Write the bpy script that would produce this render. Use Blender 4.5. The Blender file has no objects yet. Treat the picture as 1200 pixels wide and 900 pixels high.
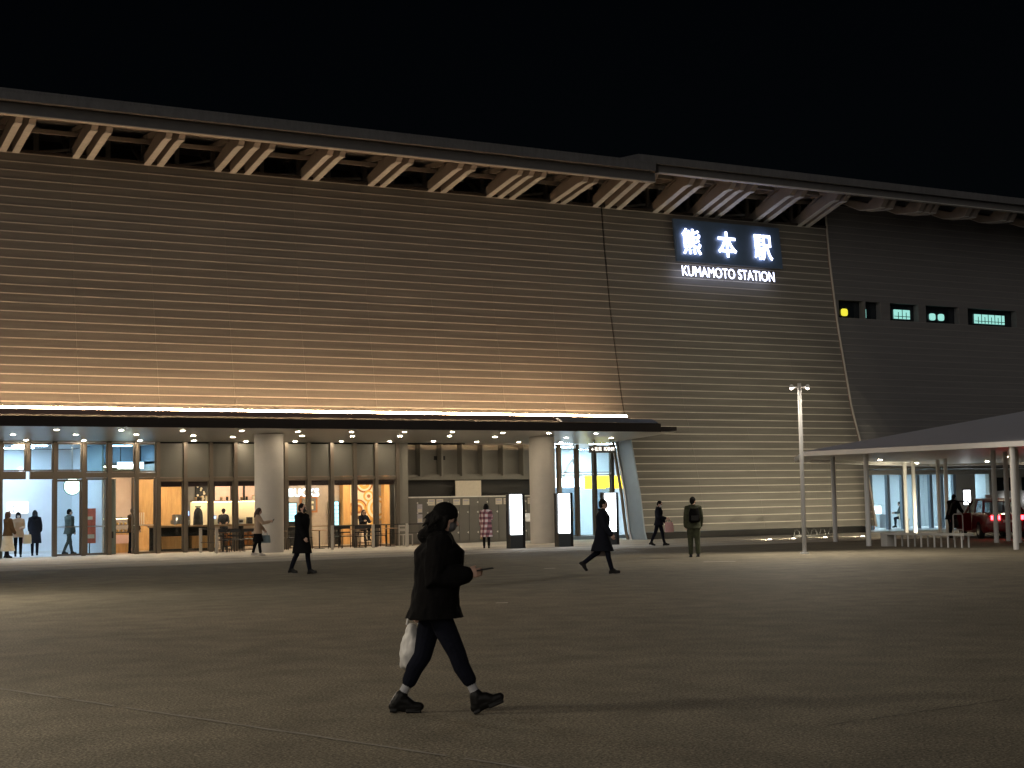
import bpy, bmesh, math, random
import numpy as np
from mathutils import Vector, Matrix, noise
random.seed(11)
PI = math.pi
R = math.radians
SC = bpy.context.scene
COL = SC.collection

# ------------------------------------------------------------------ materials
def _new(name):
    m = bpy.data.materials.new(name)
    m.use_nodes = True
    return m, m.node_tree.nodes, m.node_tree.links, m.node_tree.nodes['Principled BSDF']

def mat(name, col, rough=.6, metal=0., var=0., vscale=3., bump=0., bscale=40., spec=.4, stretch=(1, 1, 1), coat=0.):
    m, n, l, b = _new(name)
    b.inputs['Base Color'].default_value = (*col, 1)
    b.inputs['Roughness'].default_value = rough
    b.inputs['Metallic'].default_value = metal
    b.inputs['Specular IOR Level'].default_value = spec
    b.inputs['Coat Weight'].default_value = coat
    if var or bump:
        tc = n.new('ShaderNodeTexCoord')
        mp = n.new('ShaderNodeMapping')
        mp.inputs['Scale'].default_value = stretch
        l.new(tc.outputs['Object'], mp.inputs['Vector'])
    if var:
        t = n.new('ShaderNodeTexNoise')
        t.inputs['Scale'].default_value = vscale
        t.inputs['Detail'].default_value = 6
        t.inputs['Roughness'].default_value = .65
        l.new(mp.outputs[0], t.inputs['Vector'])
        r = n.new('ShaderNodeMapRange')
        r.inputs['From Min'].default_value = .25
        r.inputs['From Max'].default_value = .75
        r.inputs['To Min'].default_value = 1 - var
        r.inputs['To Max'].default_value = 1 + var
        l.new(t.outputs['Fac'], r.inputs['Value'])
        mx = n.new('ShaderNodeVectorMath')
        mx.operation = 'SCALE'
        mx.inputs[0].default_value = col
        l.new(r.outputs[0], mx.inputs['Scale'])
        l.new(mx.outputs[0], b.inputs['Base Color'])
    if bump:
        t2 = n.new('ShaderNodeTexNoise')
        t2.inputs['Scale'].default_value = bscale
        t2.inputs['Detail'].default_value = 4
        l.new(mp.outputs[0], t2.inputs['Vector'])
        bp = n.new('ShaderNodeBump')
        bp.inputs['Strength'].default_value = bump
        bp.inputs['Distance'].default_value = .02
        l.new(t2.outputs['Fac'], bp.inputs['Height'])
        l.new(bp.outputs[0], b.inputs['Normal'])
    return m

def glow(name, col, strength):
    m, n, l, b = _new(name)
    b.inputs['Base Color'].default_value = (*[c * .8 for c in col], 1)
    b.inputs['Emission Color'].default_value = (*col, 1)
    b.inputs['Emission Strength'].default_value = strength
    return m

def glass(name, tint=(.9, .95, .96), refl=1.45):
    m, n, l, b = _new(name)
    n.remove(b)
    t = n.new('ShaderNodeBsdfTransparent')
    t.inputs[0].default_value = (*tint, 1)
    g = n.new('ShaderNodeBsdfGlossy')
    g.inputs['Roughness'].default_value = .015
    f = n.new('ShaderNodeFresnel')
    ge = n.new('ShaderNodeNewGeometry')
    io = n.new('ShaderNodeMapRange')
    io.inputs['To Min'].default_value = refl; io.inputs['To Max'].default_value = 1 / refl
    l.new(ge.outputs['Backfacing'], io.inputs['Value'])
    l.new(io.outputs[0], f.inputs[0])
    x = n.new('ShaderNodeMixShader')
    l.new(f.outputs[0], x.inputs[0])
    l.new(t.outputs[0], x.inputs[1])
    l.new(g.outputs[0], x.inputs[2])
    l.new(x.outputs[0], n['Material Output'].inputs['Surface'])
    return m

def check_mat(name, c1, c2, c3, sc):
    """woven check: two crossed square waves"""
    m, n, l, b = _new(name)
    b.inputs['Roughness'].default_value = .9
    tc = n.new('ShaderNodeTexCoord')
    sp = n.new('ShaderNodeSeparateXYZ')
    l.new(tc.outputs['Object'], sp.inputs[0])
    def wave(sock_out):
        a = n.new('ShaderNodeMath'); a.operation = 'MULTIPLY'; a.inputs[1].default_value = sc
        l.new(sock_out, a.inputs[0])
        f = n.new('ShaderNodeMath'); f.operation = 'FRACT'
        l.new(a.outputs[0], f.inputs[0])
        g = n.new('ShaderNodeMath'); g.operation = 'GREATER_THAN'; g.inputs[1].default_value = .5
        l.new(f.outputs[0], g.inputs[0])
        return g.outputs[0]
    ad0 = n.new('ShaderNodeMath'); ad0.operation = 'ADD'
    l.new(sp.outputs[0], ad0.inputs[0]); l.new(sp.outputs[1], ad0.inputs[1])
    w1, w2 = wave(ad0.outputs[0]), wave(sp.outputs[2])
    ad = n.new('ShaderNodeMath'); ad.operation = 'ADD'
    l.new(w1, ad.inputs[0]); l.new(w2, ad.inputs[1])
    hf = n.new('ShaderNodeMath'); hf.operation = 'MULTIPLY'; hf.inputs[1].default_value = .5
    l.new(ad.outputs[0], hf.inputs[0])
    cr = n.new('ShaderNodeValToRGB')
    cr.color_ramp.interpolation = 'CONSTANT'
    cr.color_ramp.elements[0].color = (*c1, 1)
    e = cr.color_ramp.elements.new(.3); e.color = (*c2, 1)
    cr.color_ramp.elements[2].position = .8
    cr.color_ramp.elements[2].color = (*c3, 1)
    l.new(hf.outputs[0], cr.inputs[0])
    l.new(cr.outputs[0], b.inputs['Base Color'])
    return m

def ground_mat(name, col, blotch, speck, fine=160., patch=.22):
    m, n, l, b = _new(name)
    b.inputs['Roughness'].default_value = .82
    b.inputs['Specular IOR Level'].default_value = .25
    tc = n.new('ShaderNodeTexCoord')
    def nz(scale, det, sx=1., sy=1.):
        mp = n.new('ShaderNodeMapping'); mp.inputs['Scale'].default_value = (sx, sy, 1)
        l.new(tc.outputs['Object'], mp.inputs[0])
        t = n.new('ShaderNodeTexNoise'); t.inputs['Scale'].default_value = scale; t.inputs['Detail'].default_value = det
        l.new(mp.outputs[0], t.inputs['Vector'])
        return t.outputs['Fac']
    def rng(v, a, c, fmin=.3, fmax=.7):
        r = n.new('ShaderNodeMapRange'); r.inputs['From Min'].default_value = fmin; r.inputs['From Max'].default_value = fmax
        r.inputs['To Min'].default_value = a; r.inputs['To Max'].default_value = c
        l.new(v, r.inputs['Value']); return r.outputs[0]
    big = rng(nz(.16, 5, 1, 1.5), 1 - blotch, 1 + blotch)
    mid = rng(nz(1.7, 6), 1 - patch * .6, 1 + patch * .6)
    fin = rng(nz(fine, 4), 1 - speck, 1 + speck)
    med = rng(nz(34., 4), 1 - speck * .75, 1 + speck * .75)
    def mul(a, c):
        x = n.new('ShaderNodeMath'); x.operation = 'MULTIPLY'; l.new(a, x.inputs[0]); l.new(c, x.inputs[1]); return x.outputs[0]
    k = mul(mul(big, mid), mul(fin, med))
    v = n.new('ShaderNodeVectorMath'); v.operation = 'SCALE'; v.inputs[0].default_value = col
    l.new(k, v.inputs['Scale']); l.new(v.outputs[0], b.inputs['Base Color'])
    bp = n.new('ShaderNodeBump'); bp.inputs['Strength'].default_value = .6; bp.inputs['Distance'].default_value = .012
    l.new(nz(55., 5), bp.inputs['Height']); l.new(bp.outputs[0], b.inputs['Normal'])
    return m

M = {}
M['plaza'] = ground_mat('plaza_paving', (.192, .168, .122), .13, .75, 62., .34)
M['pave'] = ground_mat('pale_paving', (.42, .385, .33), .10, .16, 70., .14)
M['strip'] = mat('pale_stone_strip', (.66, .58, .46), .6, var=.15)
M['joint'] = mat('ground_joint', (.27, .25, .215), .8, var=.35, vscale=4)
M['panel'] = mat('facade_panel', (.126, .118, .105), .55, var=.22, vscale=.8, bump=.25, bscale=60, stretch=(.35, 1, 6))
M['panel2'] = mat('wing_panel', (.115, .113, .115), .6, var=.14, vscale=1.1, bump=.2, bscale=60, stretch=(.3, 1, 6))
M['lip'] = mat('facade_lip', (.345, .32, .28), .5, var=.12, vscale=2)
M['lip2'] = mat('wing_lip', (.18, .175, .17), .55)
M['joint_dark'] = mat('dark_backing', (.02, .02, .02), .8)
M['reveal'] = mat('reveal_paint', (.24, .30, .37), .5, var=.06)
M['soffit'] = mat('soffit_metal', (.36, .35, .335), .33, .35, var=.06, vscale=.6)
M['fascia'] = mat('canopy_fascia', (.032, .027, .025), .75, 0., var=.15, vscale=1., spec=.12)
M['fascia_top'] = mat('glow_tinted_brown', (.16, .11, .10), .5)  # red-brown stands for the glow below the light line
M['eaveblue'] = mat('canopy_end_sky_sheen', (.10, .14, .20), .35, .5)  # blue of a sky reflection put into the base colour
M['roof'] = mat('roof_metal', (.115, .115, .12), .5, .3, var=.2, vscale=2., bump=.4, bscale=12, stretch=(3, 1, 1))
M['roof_dark'] = mat('roof_fascia', (.10, .098, .10), .6, var=.1)
M['trim'] = mat('eave_lit_edge', (.34, .33, .31), .5)  # pale tone paints the light caught along the lower roof edge
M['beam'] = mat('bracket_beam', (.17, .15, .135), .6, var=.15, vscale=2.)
M['timber'] = mat('bracket_uplit_tone', (.40, .40, .39), .6, var=.18, vscale=2., stretch=(1, 6, 1))  # paler than the beam sides: light from below put into the colour
M['concrete'] = mat('column_concrete', (.42, .395, .36), .7, var=.07, vscale=2., bump=.1, bscale=30)
M['mullion'] = mat('bronze_mullion', (.15, .125, .10), .4, .5)
M['spandrel'] = mat('spandrel_panel', (.125, .12, .105), .35, .1, var=.05, vscale=1.)
M['olive'] = mat('olive_wall', (.19, .18, .155), .6, var=.05)
M['darkwall'] = mat('dark_wall', (.035, .033, .03), .6)
M['white'] = mat('white_wall', (.72, .74, .77), .5, var=.03)
M['hallfloor'] = mat('hall_floor', (.55, .56, .58), .3, var=.04)
M['glass'] = glass('window_glass')
M['tealglass'] = glass('teal_glass', (.62, .76, .80), 1.5)
M['chrome'] = mat('brushed_steel', (.55, .55, .56), .3, 1.)
M['rail'] = mat('dark_rail', (.03, .028, .026), .4, .3)
M['railpost'] = mat('rail_post', (.42, .39, .35), .4, .3)
M['wood'] = mat('orange_wood', (.52, .29, .11), .5, var=.22, vscale=2.5, stretch=(5, 5, .6))
M['wood2'] = mat('counter_wood', (.22, .14, .08), .5, var=.25, vscale=3, stretch=(.6, 5, 5))
M['cafewall'] = mat('cafe_wall', (.36, .29, .23), .7, var=.08)
M['greywall'] = mat('grey_cafe_wall', (.16, .145, .13), .7, var=.06)
M['cream'] = mat('cream_tile', (.70, .60, .42), .4, var=.06)
M['pink'] = mat('menu_board_face', (.72, .48, .40), .5, var=.06, vscale=12)
M['black'] = mat('black_metal', (.012, .012, .012), .4)
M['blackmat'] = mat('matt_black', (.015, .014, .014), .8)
M['locker'] = mat('locker_steel', (.15, .142, .128), .5, .1, var=.05)
M['paper'] = mat('paper', (.62, .56, .46), .8, var=.08, vscale=14)
M['paperblue'] = mat('printed_notice', (.42, .40, .45), .8, var=.25, vscale=18)
M['whitemark'] = mat('pale_plastic', (.7, .68, .62), .5)
M['led'] = glow('led_line', (1., .65, .36), 112.)
M['lens'] = glow('downlight_lens', (1., .82, .58), 260.)
M['letter'] = glow('sign_letter', (.66, .72, 1.), 4.6)
M['signboard'] = mat('sign_backing', (.07, .11, .175), .45, var=.1)
M['kiosk'] = glow('kiosk_screen', (.9, .95, 1.), 7.)
M['shopletter'] = glow('shop_letter', (.85, .93, 1.), 3.)
M['disc'] = glow('roundel_face', (.80, 1., .90), 2.6)
M['green'] = mat('roundel_rim', (.02, .16, .09), .5)
M['cyan'] = glow('cyan_screen', (.36, .80, .95), 1.5)
M['screen'] = glow('blue_screen', (.35, .5, 1.), 2.5)
M['signface'] = glow('sign_face', (.95, .98, 1.), .9)
M['yellow'] = glow('yellow_light_box', (1., .70, .03), 2.4)
M['whitebox'] = glow('white_light_box', (.9, .96, 1.), 3.2)
M['coolpanel'] = glow('cool_ceiling_light', (.55, .78, 1.), 42.)
M['brightpanel'] = glow('bright_hall_light', (.66, .90, 1.), 52.)
M['warmpanel'] = glow('warm_ceiling_light', (1., .73, .48), 140.)
M['shelflight'] = glow('shelf_light', (1., .78, .48), 14.)
M['lit_cyan'] = glow('lit_room_window', (.34, .78, .70), .72)
M['lit_yellow'] = glow('lit_yellow_window', (.85, .78, .05), .8)
M['darkglass'] = mat('dark_glass', (.012, .016, .02), .12, spec=.5)
M['whitesteel'] = mat('white_steel', (.66, .66, .65), .4, var=.03)
M['canopyroof'] = mat('canopy_roof_sheet', (.36, .37, .43), .5, var=.05)
M['pole'] = mat('lamp_pole', (.34, .34, .34), .5)
M['bench'] = mat('bench_concrete', (.5, .49, .46), .7, var=.06)
M['lamp'] = glow('street_lamp_lens', (1., .84, .70), 30.)
M['uplight'] = glow('ground_light_lens', (1., .85, .66), 12.)
M['tail'] = glow('tail_light', (1., .03, .04), 15.)
M['tailoff'] = mat('tail_light_off', (.25, .01, .01), .25)
M['carred'] = mat('dark_red_paint', (.16, .008, .012), .3, coat=.6)
M['carblack'] = mat('black_paint', (.012, .012, .014), .25, coat=.6)
M['carglass'] = glass('car_glass', (.55, .6, .62), 1.5)
M['rubber'] = mat('rubber', (.02, .02, .02), .9)
M['orangegoods'] = mat('orange_packets', (.75, .26, .05), .5, var=.4, vscale=14)
M['poster'] = mat('red_poster', (.62, .14, .08), .6, var=.35, vscale=6)
M['artcream'] = mat('mural_cream', (.75, .64, .47), .7, var=.06)
M['artbrown'] = mat('mural_brown', (.36, .14, .05), .7, var=.1)
M['artgold'] = mat('mural_gold', (.70, .38, .09), .6, var=.1)
M['skin'] = mat('skin', (.52, .33, .25), .6)
M['eye'] = mat('eye_dark', (.02, .015, .012), .3)
M['hair'] = mat('black_hair', (.007, .006, .0055), .75, var=.3, vscale=60, bump=.4, bscale=70, stretch=(1, 1, .2), spec=.12)
M['hairbrown'] = mat('brown_hair', (.06, .032, .02), .5, var=.3, vscale=60, stretch=(1, 1, .2))
M['facemask'] = mat('white_mask', (.62, .64, .66), .8)
M['faceshade'] = mat('shaded_face_grey', (.10, .10, .10), .8)  # grey over the walker's lower face paints skin in shade
M['maskdark'] = mat('black_mask', (.02, .02, .02), .8)
def cloth(n, c, v=.15): return mat(n, c, .92, var=v, vscale=9, bump=.35, bscale=24, spec=.07)
M['blackcoat'] = cloth('black_coat', (.008, .008, .009))
M['puffer'] = cloth('black_jacket', (.0065, .006, .006))
M['navy'] = cloth('navy_trousers', (.008, .009, .015))
M['darkcoat'] = cloth('dark_navy_coat', (.012, .013, .019))
M['cream_cloth'] = cloth('cream_skirt', (.58, .5, .38))
M['beigecoat'] = cloth('beige_coat', (.42, .31, .22))
M['greycoat'] = cloth('grey_green_jacket', (.07, .08, .075))
M['brown'] = cloth('brown_jacket', (.09, .055, .03))
M['scarf'] = cloth('brown_scarf', (.16, .09, .06))
M['camo'] = mat('olive_jacket', (.045, .05, .026), .9, var=.6, vscale=9)
M['plaid'] = check_mat('plaid_coat', (.72, .62, .60), (.36, .16, .17), (.12, .045, .06), 5.2)
M['apron'] = cloth('dark_apron', (.03, .03, .035))
M['shirt'] = cloth('white_shirt', (.62, .58, .52))
M['shoe'] = mat('black_leather', (.008, .0075, .007), .5, bump=.2, bscale=30, spec=.2)
M['shoewhite'] = mat('pale_shoes', (.55, .5, .44), .7)
M['sock'] = mat('pale_sock', (.36, .36, .37), .9)
M['plasticbag'] = mat('plastic_bag', (.62, .60, .56), .45, var=.1, vscale=8)
M['pinkbag'] = mat('pink_bag', (.55, .32, .30), .7, var=.1)
M['greybag'] = mat('grey_bag', (.20, .17, .16), .6, var=.1)
M['bluebag'] = mat('blue_grey_bag', (.16, .22, .24), .6, var=.1)
M['tanbag'] = mat('tan_bag', (.45, .33, .16), .7, var=.1)

# ------------------------------------------------------------------ mesh builder
class MB:
    def __init__(s):
        s.v, s.f, s.mi, s.m = [], [], [], 0
    def add(s, vs, fs):
        o = len(s.v)
        s.v += [Vector(p) for p in vs]
        for f in fs:
            s.f.append([i + o for i in f]); s.mi.append(s.m)
        return s
    def box(s, x0, x1, y0, y1, z0, z1):
        return s.add([(x0, y0, z0), (x1, y0, z0), (x1, y1, z0), (x0, y1, z0), (x0, y0, z1), (x1, y0, z1), (x1, y1, z1), (x0, y1, z1)],
                     [(0, 3, 2, 1), (4, 5, 6, 7), (0, 1, 5, 4), (1, 2, 6, 5), (2, 3, 7, 6), (3, 0, 4, 7)])
    def bar(s, p, q, w, h, up=(0, 0, 1)):
        p, q = Vector(p), Vector(q)
        d = (q - p).normalized()
        a = d.cross(Vector(up))
        if a.length < 1e-4: a = d.cross(Vector((1, 0, 0)))
        a.normalize(); b = a.cross(d)
        a *= w / 2; b *= h / 2
        vs = [p - a - b, p + a - b, p + a + b, p - a + b, q - a - b, q + a - b, q + a + b, q - a + b]
        return s.add(vs, [(0, 1, 2, 3), (7, 6, 5, 4), (0, 4, 5, 1), (1, 5, 6, 2), (2, 6, 7, 3), (3, 7, 4, 0)])
    def prism(s, poly, axis, a, b):
        """polygon in the two other axes, extruded along axis from a to b"""
        n = len(poly)
        def pt(u, w, t):
            return {'x': (t, u, w), 'y': (u, t, w), 'z': (u, w, t)}[axis]
        vs = [pt(u, w, a) for u, w in poly] + [pt(u, w, b) for u, w in poly]
        return s.add(vs, [list(range(n))[::-1], list(range(n, 2 * n))] + [(i, (i + 1) % n, n + (i + 1) % n, n + i) for i in range(n)])
    def tube(s, pts, rad, n=10, caps='flat', flat=1., side=None):
        """tube through pts; rad a number or a list; caps 'flat' or 'round'"""
        pts = [Vector(p) for p in pts]
        rad = list(rad) if hasattr(rad, '__len__') else [rad] * len(pts)
        if caps == 'round':
            d0 = (pts[0] - pts[1]).normalized(); d1 = (pts[-1] - pts[-2]).normalized()
            A = [(80, ), (52, ), (26, )]
            pre = [(pts[0] + d0 * rad[0] * math.sin(R(a)), rad[0] * math.cos(R(a))) for a, in A]
            post = [(pts[-1] + d1 * rad[-1] * math.sin(R(a)), rad[-1] * math.cos(R(a))) for a, in A[::-1]]
            pts = [p for p, _ in pre] + pts + [p for p, _ in post]
            rad = [r for _, r in pre] + rad + [r for _, r in post]
        rings = []
        x = None
        for i, p in enumerate(pts):
            a = pts[max(i - 1, 0)]; b = pts[min(i + 1, len(pts) - 1)]
            d = (b - a).normalized()
            if x is None:
                ref = Vector(side) if side is not None else (Vector((0, 1, 0)) if abs(d.y) < .9 else Vector((1, 0, 0)))
                x = ref
            x = (x - d * x.dot(d)).normalized()
            y = d.cross(x)
            rings.append([p + (x * math.cos(2 * PI * k / n) + y * math.sin(2 * PI * k / n) * flat) * rad[i] for k in range(n)])
        return s.rings(rings)
    def rings(s, rings, caps=True):
        n = len(rings[0]); vs = [p for r in rings for p in r]; fs = []
        for i in range(len(rings) - 1):
            for k in range(n):
                fs.append((i * n + k, i * n + (k + 1) % n, (i + 1) * n + (k + 1) % n, (i + 1) * n + k))
        if caps:
            fs.append(list(range(n))[::-1]); fs.append([(len(rings) - 1) * n + k for k in range(n)])
        return s.add(vs, fs)
    def loft(s, lv, n=22):
        """horizontal ellipses (x, y, z, rx, ry)"""
        return s.rings([[Vector((x + rx * math.cos(2 * PI * k / n), y + ry * math.sin(2 * PI * k / n), z)) for k in range(n)] for x, y, z, rx, ry in lv])
    def ball(s, c, r, n=14, m=9, rot=None):
        c = Vector(c); r = r if hasattr(r, '__len__') else (r, r, r)
        rg = []
        for i in range(m):
            t = PI * (i + .06) / (m - 1 + .12)
            ring = []
            for k in range(n):
                q = Vector((r[0] * math.sin(t) * math.cos(2 * PI * k / n), r[1] * math.sin(t) * math.sin(2 * PI * k / n), -r[2] * math.cos(t)))
                if rot: q = rot @ q
                ring.append(c + q)
            rg.append(ring)
        return s.rings(rg)
    def disc(s, c, r, axis='y', t=.01, n=28):
        c = Vector(c); d = {'x': Vector((t, 0, 0)), 'y': Vector((0, t, 0)), 'z': Vector((0, 0, t))}[axis]
        return s.tube([c - d / 2, c + d / 2], r, n)
    def build(s, name, ms, parent=None, world=True, smooth=False, loc=None):
        me = bpy.data.meshes.new(name)
        vs = s.v
        if parent is not None and world:
            o = parent
            off = Vector((0, 0, 0))
            while o is not None:
                off += o.location; o = o.parent
            vs = [p - off for p in vs]
        elif loc is not None:
            vs = [p - Vector(loc) for p in vs]
        me.from_pydata([tuple(p) for p in vs], [], s.f)
        ms = ms if isinstance(ms, (list, tuple)) else [ms]
        for m in ms: me.materials.append(M[m] if isinstance(m, str) else m)
        me.polygons.foreach_set('material_index', s.mi)
        bm = bmesh.new(); bm.from_mesh(me)
        bmesh.ops.recalc_face_normals(bm, faces=bm.faces)
        bm.to_mesh(me); bm.free()
        if smooth:
            me.polygons.foreach_set('use_smooth', [True] * len(me.polygons))
            try: me.set_sharp_from_angle(angle=R(40))
            except Exception: pass
        ob = bpy.data.objects.new(name, me)
        COL.objects.link(ob)
        if parent is not None: ob.parent = parent
        if loc is not None: ob.location = loc
        return ob

def tag(o, label=None, cat=None, group=None, kind=None):
    if label: o['label'] = label
    if cat: o['category'] = cat
    if group: o['group'] = group
    if kind: o['kind'] = kind
    return o
def thing(name, loc, label, cat, rz=0., group=None):
    e = bpy.data.objects.new(name, None)
    e.empty_display_size = .2
    COL.objects.link(e)
    e.location = loc; e.rotation_euler = (0, 0, rz)
    return tag(e, label, cat, group)
def dup(o, loc=None, rz=None, label=None, parent=None):
    c = o.copy(); COL.objects.link(c)
    if parent is not None: c.parent = parent
    if loc is not None: c.location = loc
    if rz is not None: c.rotation_euler = (0, 0, rz)
    if label: c['label'] = label
    for ch in o.children: dup(ch, parent=c)
    return c
def lamp(name, kind, parent, loc, energy, col, size=.05, spot=None, rot=(0, 0, 0), blend=.6):
    d = bpy.data.lights.new(name, kind)
    d.energy = energy; d.color = col
    if kind in ('POINT', 'SPOT'): d.shadow_soft_size = size
    if spot: d.spot_size = R(spot); d.spot_blend = blend
    o = bpy.data.objects.new(name, d)
    COL.objects.link(o)
    o.parent = parent; o.location = loc; o.rotation_euler = rot
    return o
def text_mesh(name, body, size, mtl, parent, loc, rot, weight=0., depth=.03, width=None, height=None, world=True, bev=0.):
    c = bpy.data.curves.new(name, 'FONT')
    c.body = body; c.size = size; c.offset = weight; c.extrude = depth / 2; c.bevel_depth = bev; c.bevel_resolution = 1; c.align_x = 'LEFT'
    t = bpy.data.objects.new(name + '_tmp', c); COL.objects.link(t)
    dg = bpy.context.evaluated_depsgraph_get()
    me = bpy.data.meshes.new_from_object(t.evaluated_get(dg))
    bpy.data.objects.remove(t); bpy.data.curves.remove(c)
    xs = [v.co.x for v in me.vertices]; ys = [v.co.y for v in me.vertices]
    kx = width / (max(xs) - min(xs)) if width else 1
    ky = height / (max(ys) - min(ys)) if height else kx
    for v in me.vertices:
        v.co.x = (v.co.x - min(xs)) * kx; v.co.y = (v.co.y - min(ys)) * ky
    me.materials.clear(); me.materials.append(M[mtl])
    o = bpy.data.objects.new(name, me); COL.objects.link(o)
    o.parent = parent
    o.location = Vector(loc) - (parent.location if (world and parent) else Vector((0, 0, 0)))
    o.rotation_euler = rot
    return o

# ------------------------------------------------------------------ the setting
g = MB(); g.add([(-250, -150, 0), (350, -150, 0), (350, 400, 0), (-250, 400, 0)], [(0, 1, 2, 3)])
tag(g.build('plaza_ground', 'plaza'), kind='structure')
p = MB(); p.box(-40, 95, 44.6, 66.5, -.2, .012)
tag(p.build('pavement', 'pave'), kind='structure')
q = MB()
for y0, y1 in ((47.15, 47.42), (49.3, 49.5), (52.4, 52.6)):
    q.add([(-40, y0, .017), (95, y0, .017), (95, y1, .017), (-40, y1, .017)], [(0, 1, 2, 3)])
tag(q.build('pavement_strip', 'strip'), kind='structure')
j = MB()   # worn pale joint running across the plaza
a, b = Vector((2.3, 17.2, .004)), Vector((5.05, 7.4, .004))
prev = None
for i in range(61):
    c = a.lerp(b, i / 60); w = .020 + .012 * noise.noise(Vector((i * .7, 3, 0))); dx = .02 * noise.noise(Vector((i * .4, 0, 7)))
    cur = (c + Vector((dx - w, 0, 0)), c + Vector((dx + w, 0, 0)))
    if prev and random.random() > .04:
        j.add([prev[0], prev[1], cur[1], cur[0]], [(0, 1, 2, 3)])
    prev = cur
tag(j.build('ground_joint', 'joint'), kind='structure')

mk = MB()
for (x, y), w, h in (((24.9, 32.9), .42, .09), ((19.85, 33.2), .14, .08), ((12.4, 22.3), .10, .05)):
    c_, s_ = math.cos(R(-30)), math.sin(R(-30))
    mk.add([(x + c_ * u - s_ * v, y + s_ * u + c_ * v, .004) for u, v in ((-w, -h), (w, -h), (w, h), (-w, h))], [(0, 1, 2, 3)])
tag(mk.build('ground_marking', 'strip'), kind='structure')
ck = MB()
a, b = Vector((7.35, 8.6, .004)), Vector((9.9, 8.9, .004)); prev = None
for i in range(41):
    c = a.lerp(b, i / 40); w = .008 + .008 * noise.noise(Vector((i * .6, 9, 0))); dy = .03 * noise.noise(Vector((i * .3, 2, 4)))
    cur = (c + Vector((0, dy - w, 0)), c + Vector((0, dy + w, 0)))
    if prev and random.random() > .15: ck.add([prev[0], cur[0], cur[1], prev[1]], [(0, 1, 2, 3)])
    prev = cur
tag(ck.build('ground_crack', mat('ground_crack', (.07, .065, .055), .9)), kind='structure')

# ------------------------------------------------------------------ station building
PROF = [(.0, 54.02), (.28, 54.15), (1.9, 54.42), (4.37, 55.05), (5.84, 55.52), (9.96, 56.32), (13.05, 56.72), (16.2, 56.98)]
def py(z):
    for (a, ya), (b, yb) in zip(PROF, PROF[1:]):
        if z <= b:
            t = (z - a) / (b - a); return ya + (yb - ya) * t
    return PROF[-1][1]
def facade(x0, x1, z0, z1, course, step, mats, lip=.04, out=.008):
    """stacked metal courses, each with a thin projecting lip, following the flared profile"""
    m = MB()
    m.m = 2
    n = 26
    zs = [z0 + (z1 - z0) * i / n for i in range(n + 1)]
    m.rings([[Vector((x0 + .02, py(z) + .09, z)), Vector((x1 - .02, py(z) + .09, z)), Vector((x1 - .02, py(z) + .30, z)), Vector((x0 + .02, py(z) + .30, z))] for z in zs])
    nc = max(1, round((z1 - z0) / course)); h = (z1 - z0) / nc
    nx = max(1, round((x1 - x0) / step)); w = (x1 - x0) / nx
    for i in range(nx):
        xa, xb = x0 + i * w + .003, x0 + (i + 1) * w - .003
        for k in range(nc):
            za, zb = z0 + k * h, z0 + (k + 1) * h - lip
            ya, yb = py(za) + .004 + random.uniform(-.004, .004), py(zb) + .006 + random.uniform(-.003, .003)
            m.m = 0
            m.rings([[Vector((xa, ya, za)), Vector((xb, ya, za)), Vector((xb, ya + .08, za)), Vector((xa, ya + .08, za))],
                     [Vector((xa, yb, zb)), Vector((xb, yb, zb)), Vector((xb, yb + .07, zb)), Vector((xa, yb + .07, zb))]])
            m.m = 1
            yl = py(zb + lip)
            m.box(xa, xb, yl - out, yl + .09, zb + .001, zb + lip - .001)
    return m, mats

ST = thing('station_building', (24, 57, 0), 'long station building with flared dark ribbed wall, lit canopy and glazed ground floor', 'building')
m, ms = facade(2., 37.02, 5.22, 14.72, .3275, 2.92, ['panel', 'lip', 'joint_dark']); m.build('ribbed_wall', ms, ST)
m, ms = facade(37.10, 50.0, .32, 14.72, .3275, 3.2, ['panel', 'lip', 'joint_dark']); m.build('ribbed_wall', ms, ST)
m = MB(); m.box(2, 50, 56.78, 57.3, 14.73, 14.83); m.build('coping', 'fascia', ST)
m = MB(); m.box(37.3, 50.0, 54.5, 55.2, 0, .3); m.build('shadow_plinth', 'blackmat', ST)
m = MB()   # end cap of the flared wall
zs = [.32 + i * (14.72 - .32) / 24 for i in range(25)]
m.rings([[Vector((50.0, py(z) - .02, z)), Vector((50.06, py(z) - .02, z)), Vector((50.06, py(z) + .9, z)), Vector((50.0, py(z) + .9, z))] for z in zs])
m.build('wall_end', mat('red_brown_end', (.14, .085, .07), .6), ST)
# reveal of the entrance cut, following the wall's slope
m = MB(); zs = [.0 + i * 4.5 / 12 for i in range(13)]
m.rings([[Vector((37.05, py(z) - .02, z)), Vector((37.12, py(z) - .02, z)), Vector((37.12, py(z) + 1.0, z)), Vector((37.05, py(z) + 1.0, z))] for z in zs])
m.build('entrance_reveal', 'reveal', ST)
m = MB(); m.tube([(37.0, py(z) + 1.02, z) for z in zs], .055, 10); m.build('sloping_post', 'chrome', ST, smooth=True)
m = MB(); m.tube([(36.96, py(z) + 1.22, z) for z in zs], .07, 8); m.build('sloping_post', 'mullion', ST, smooth=True)

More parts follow.
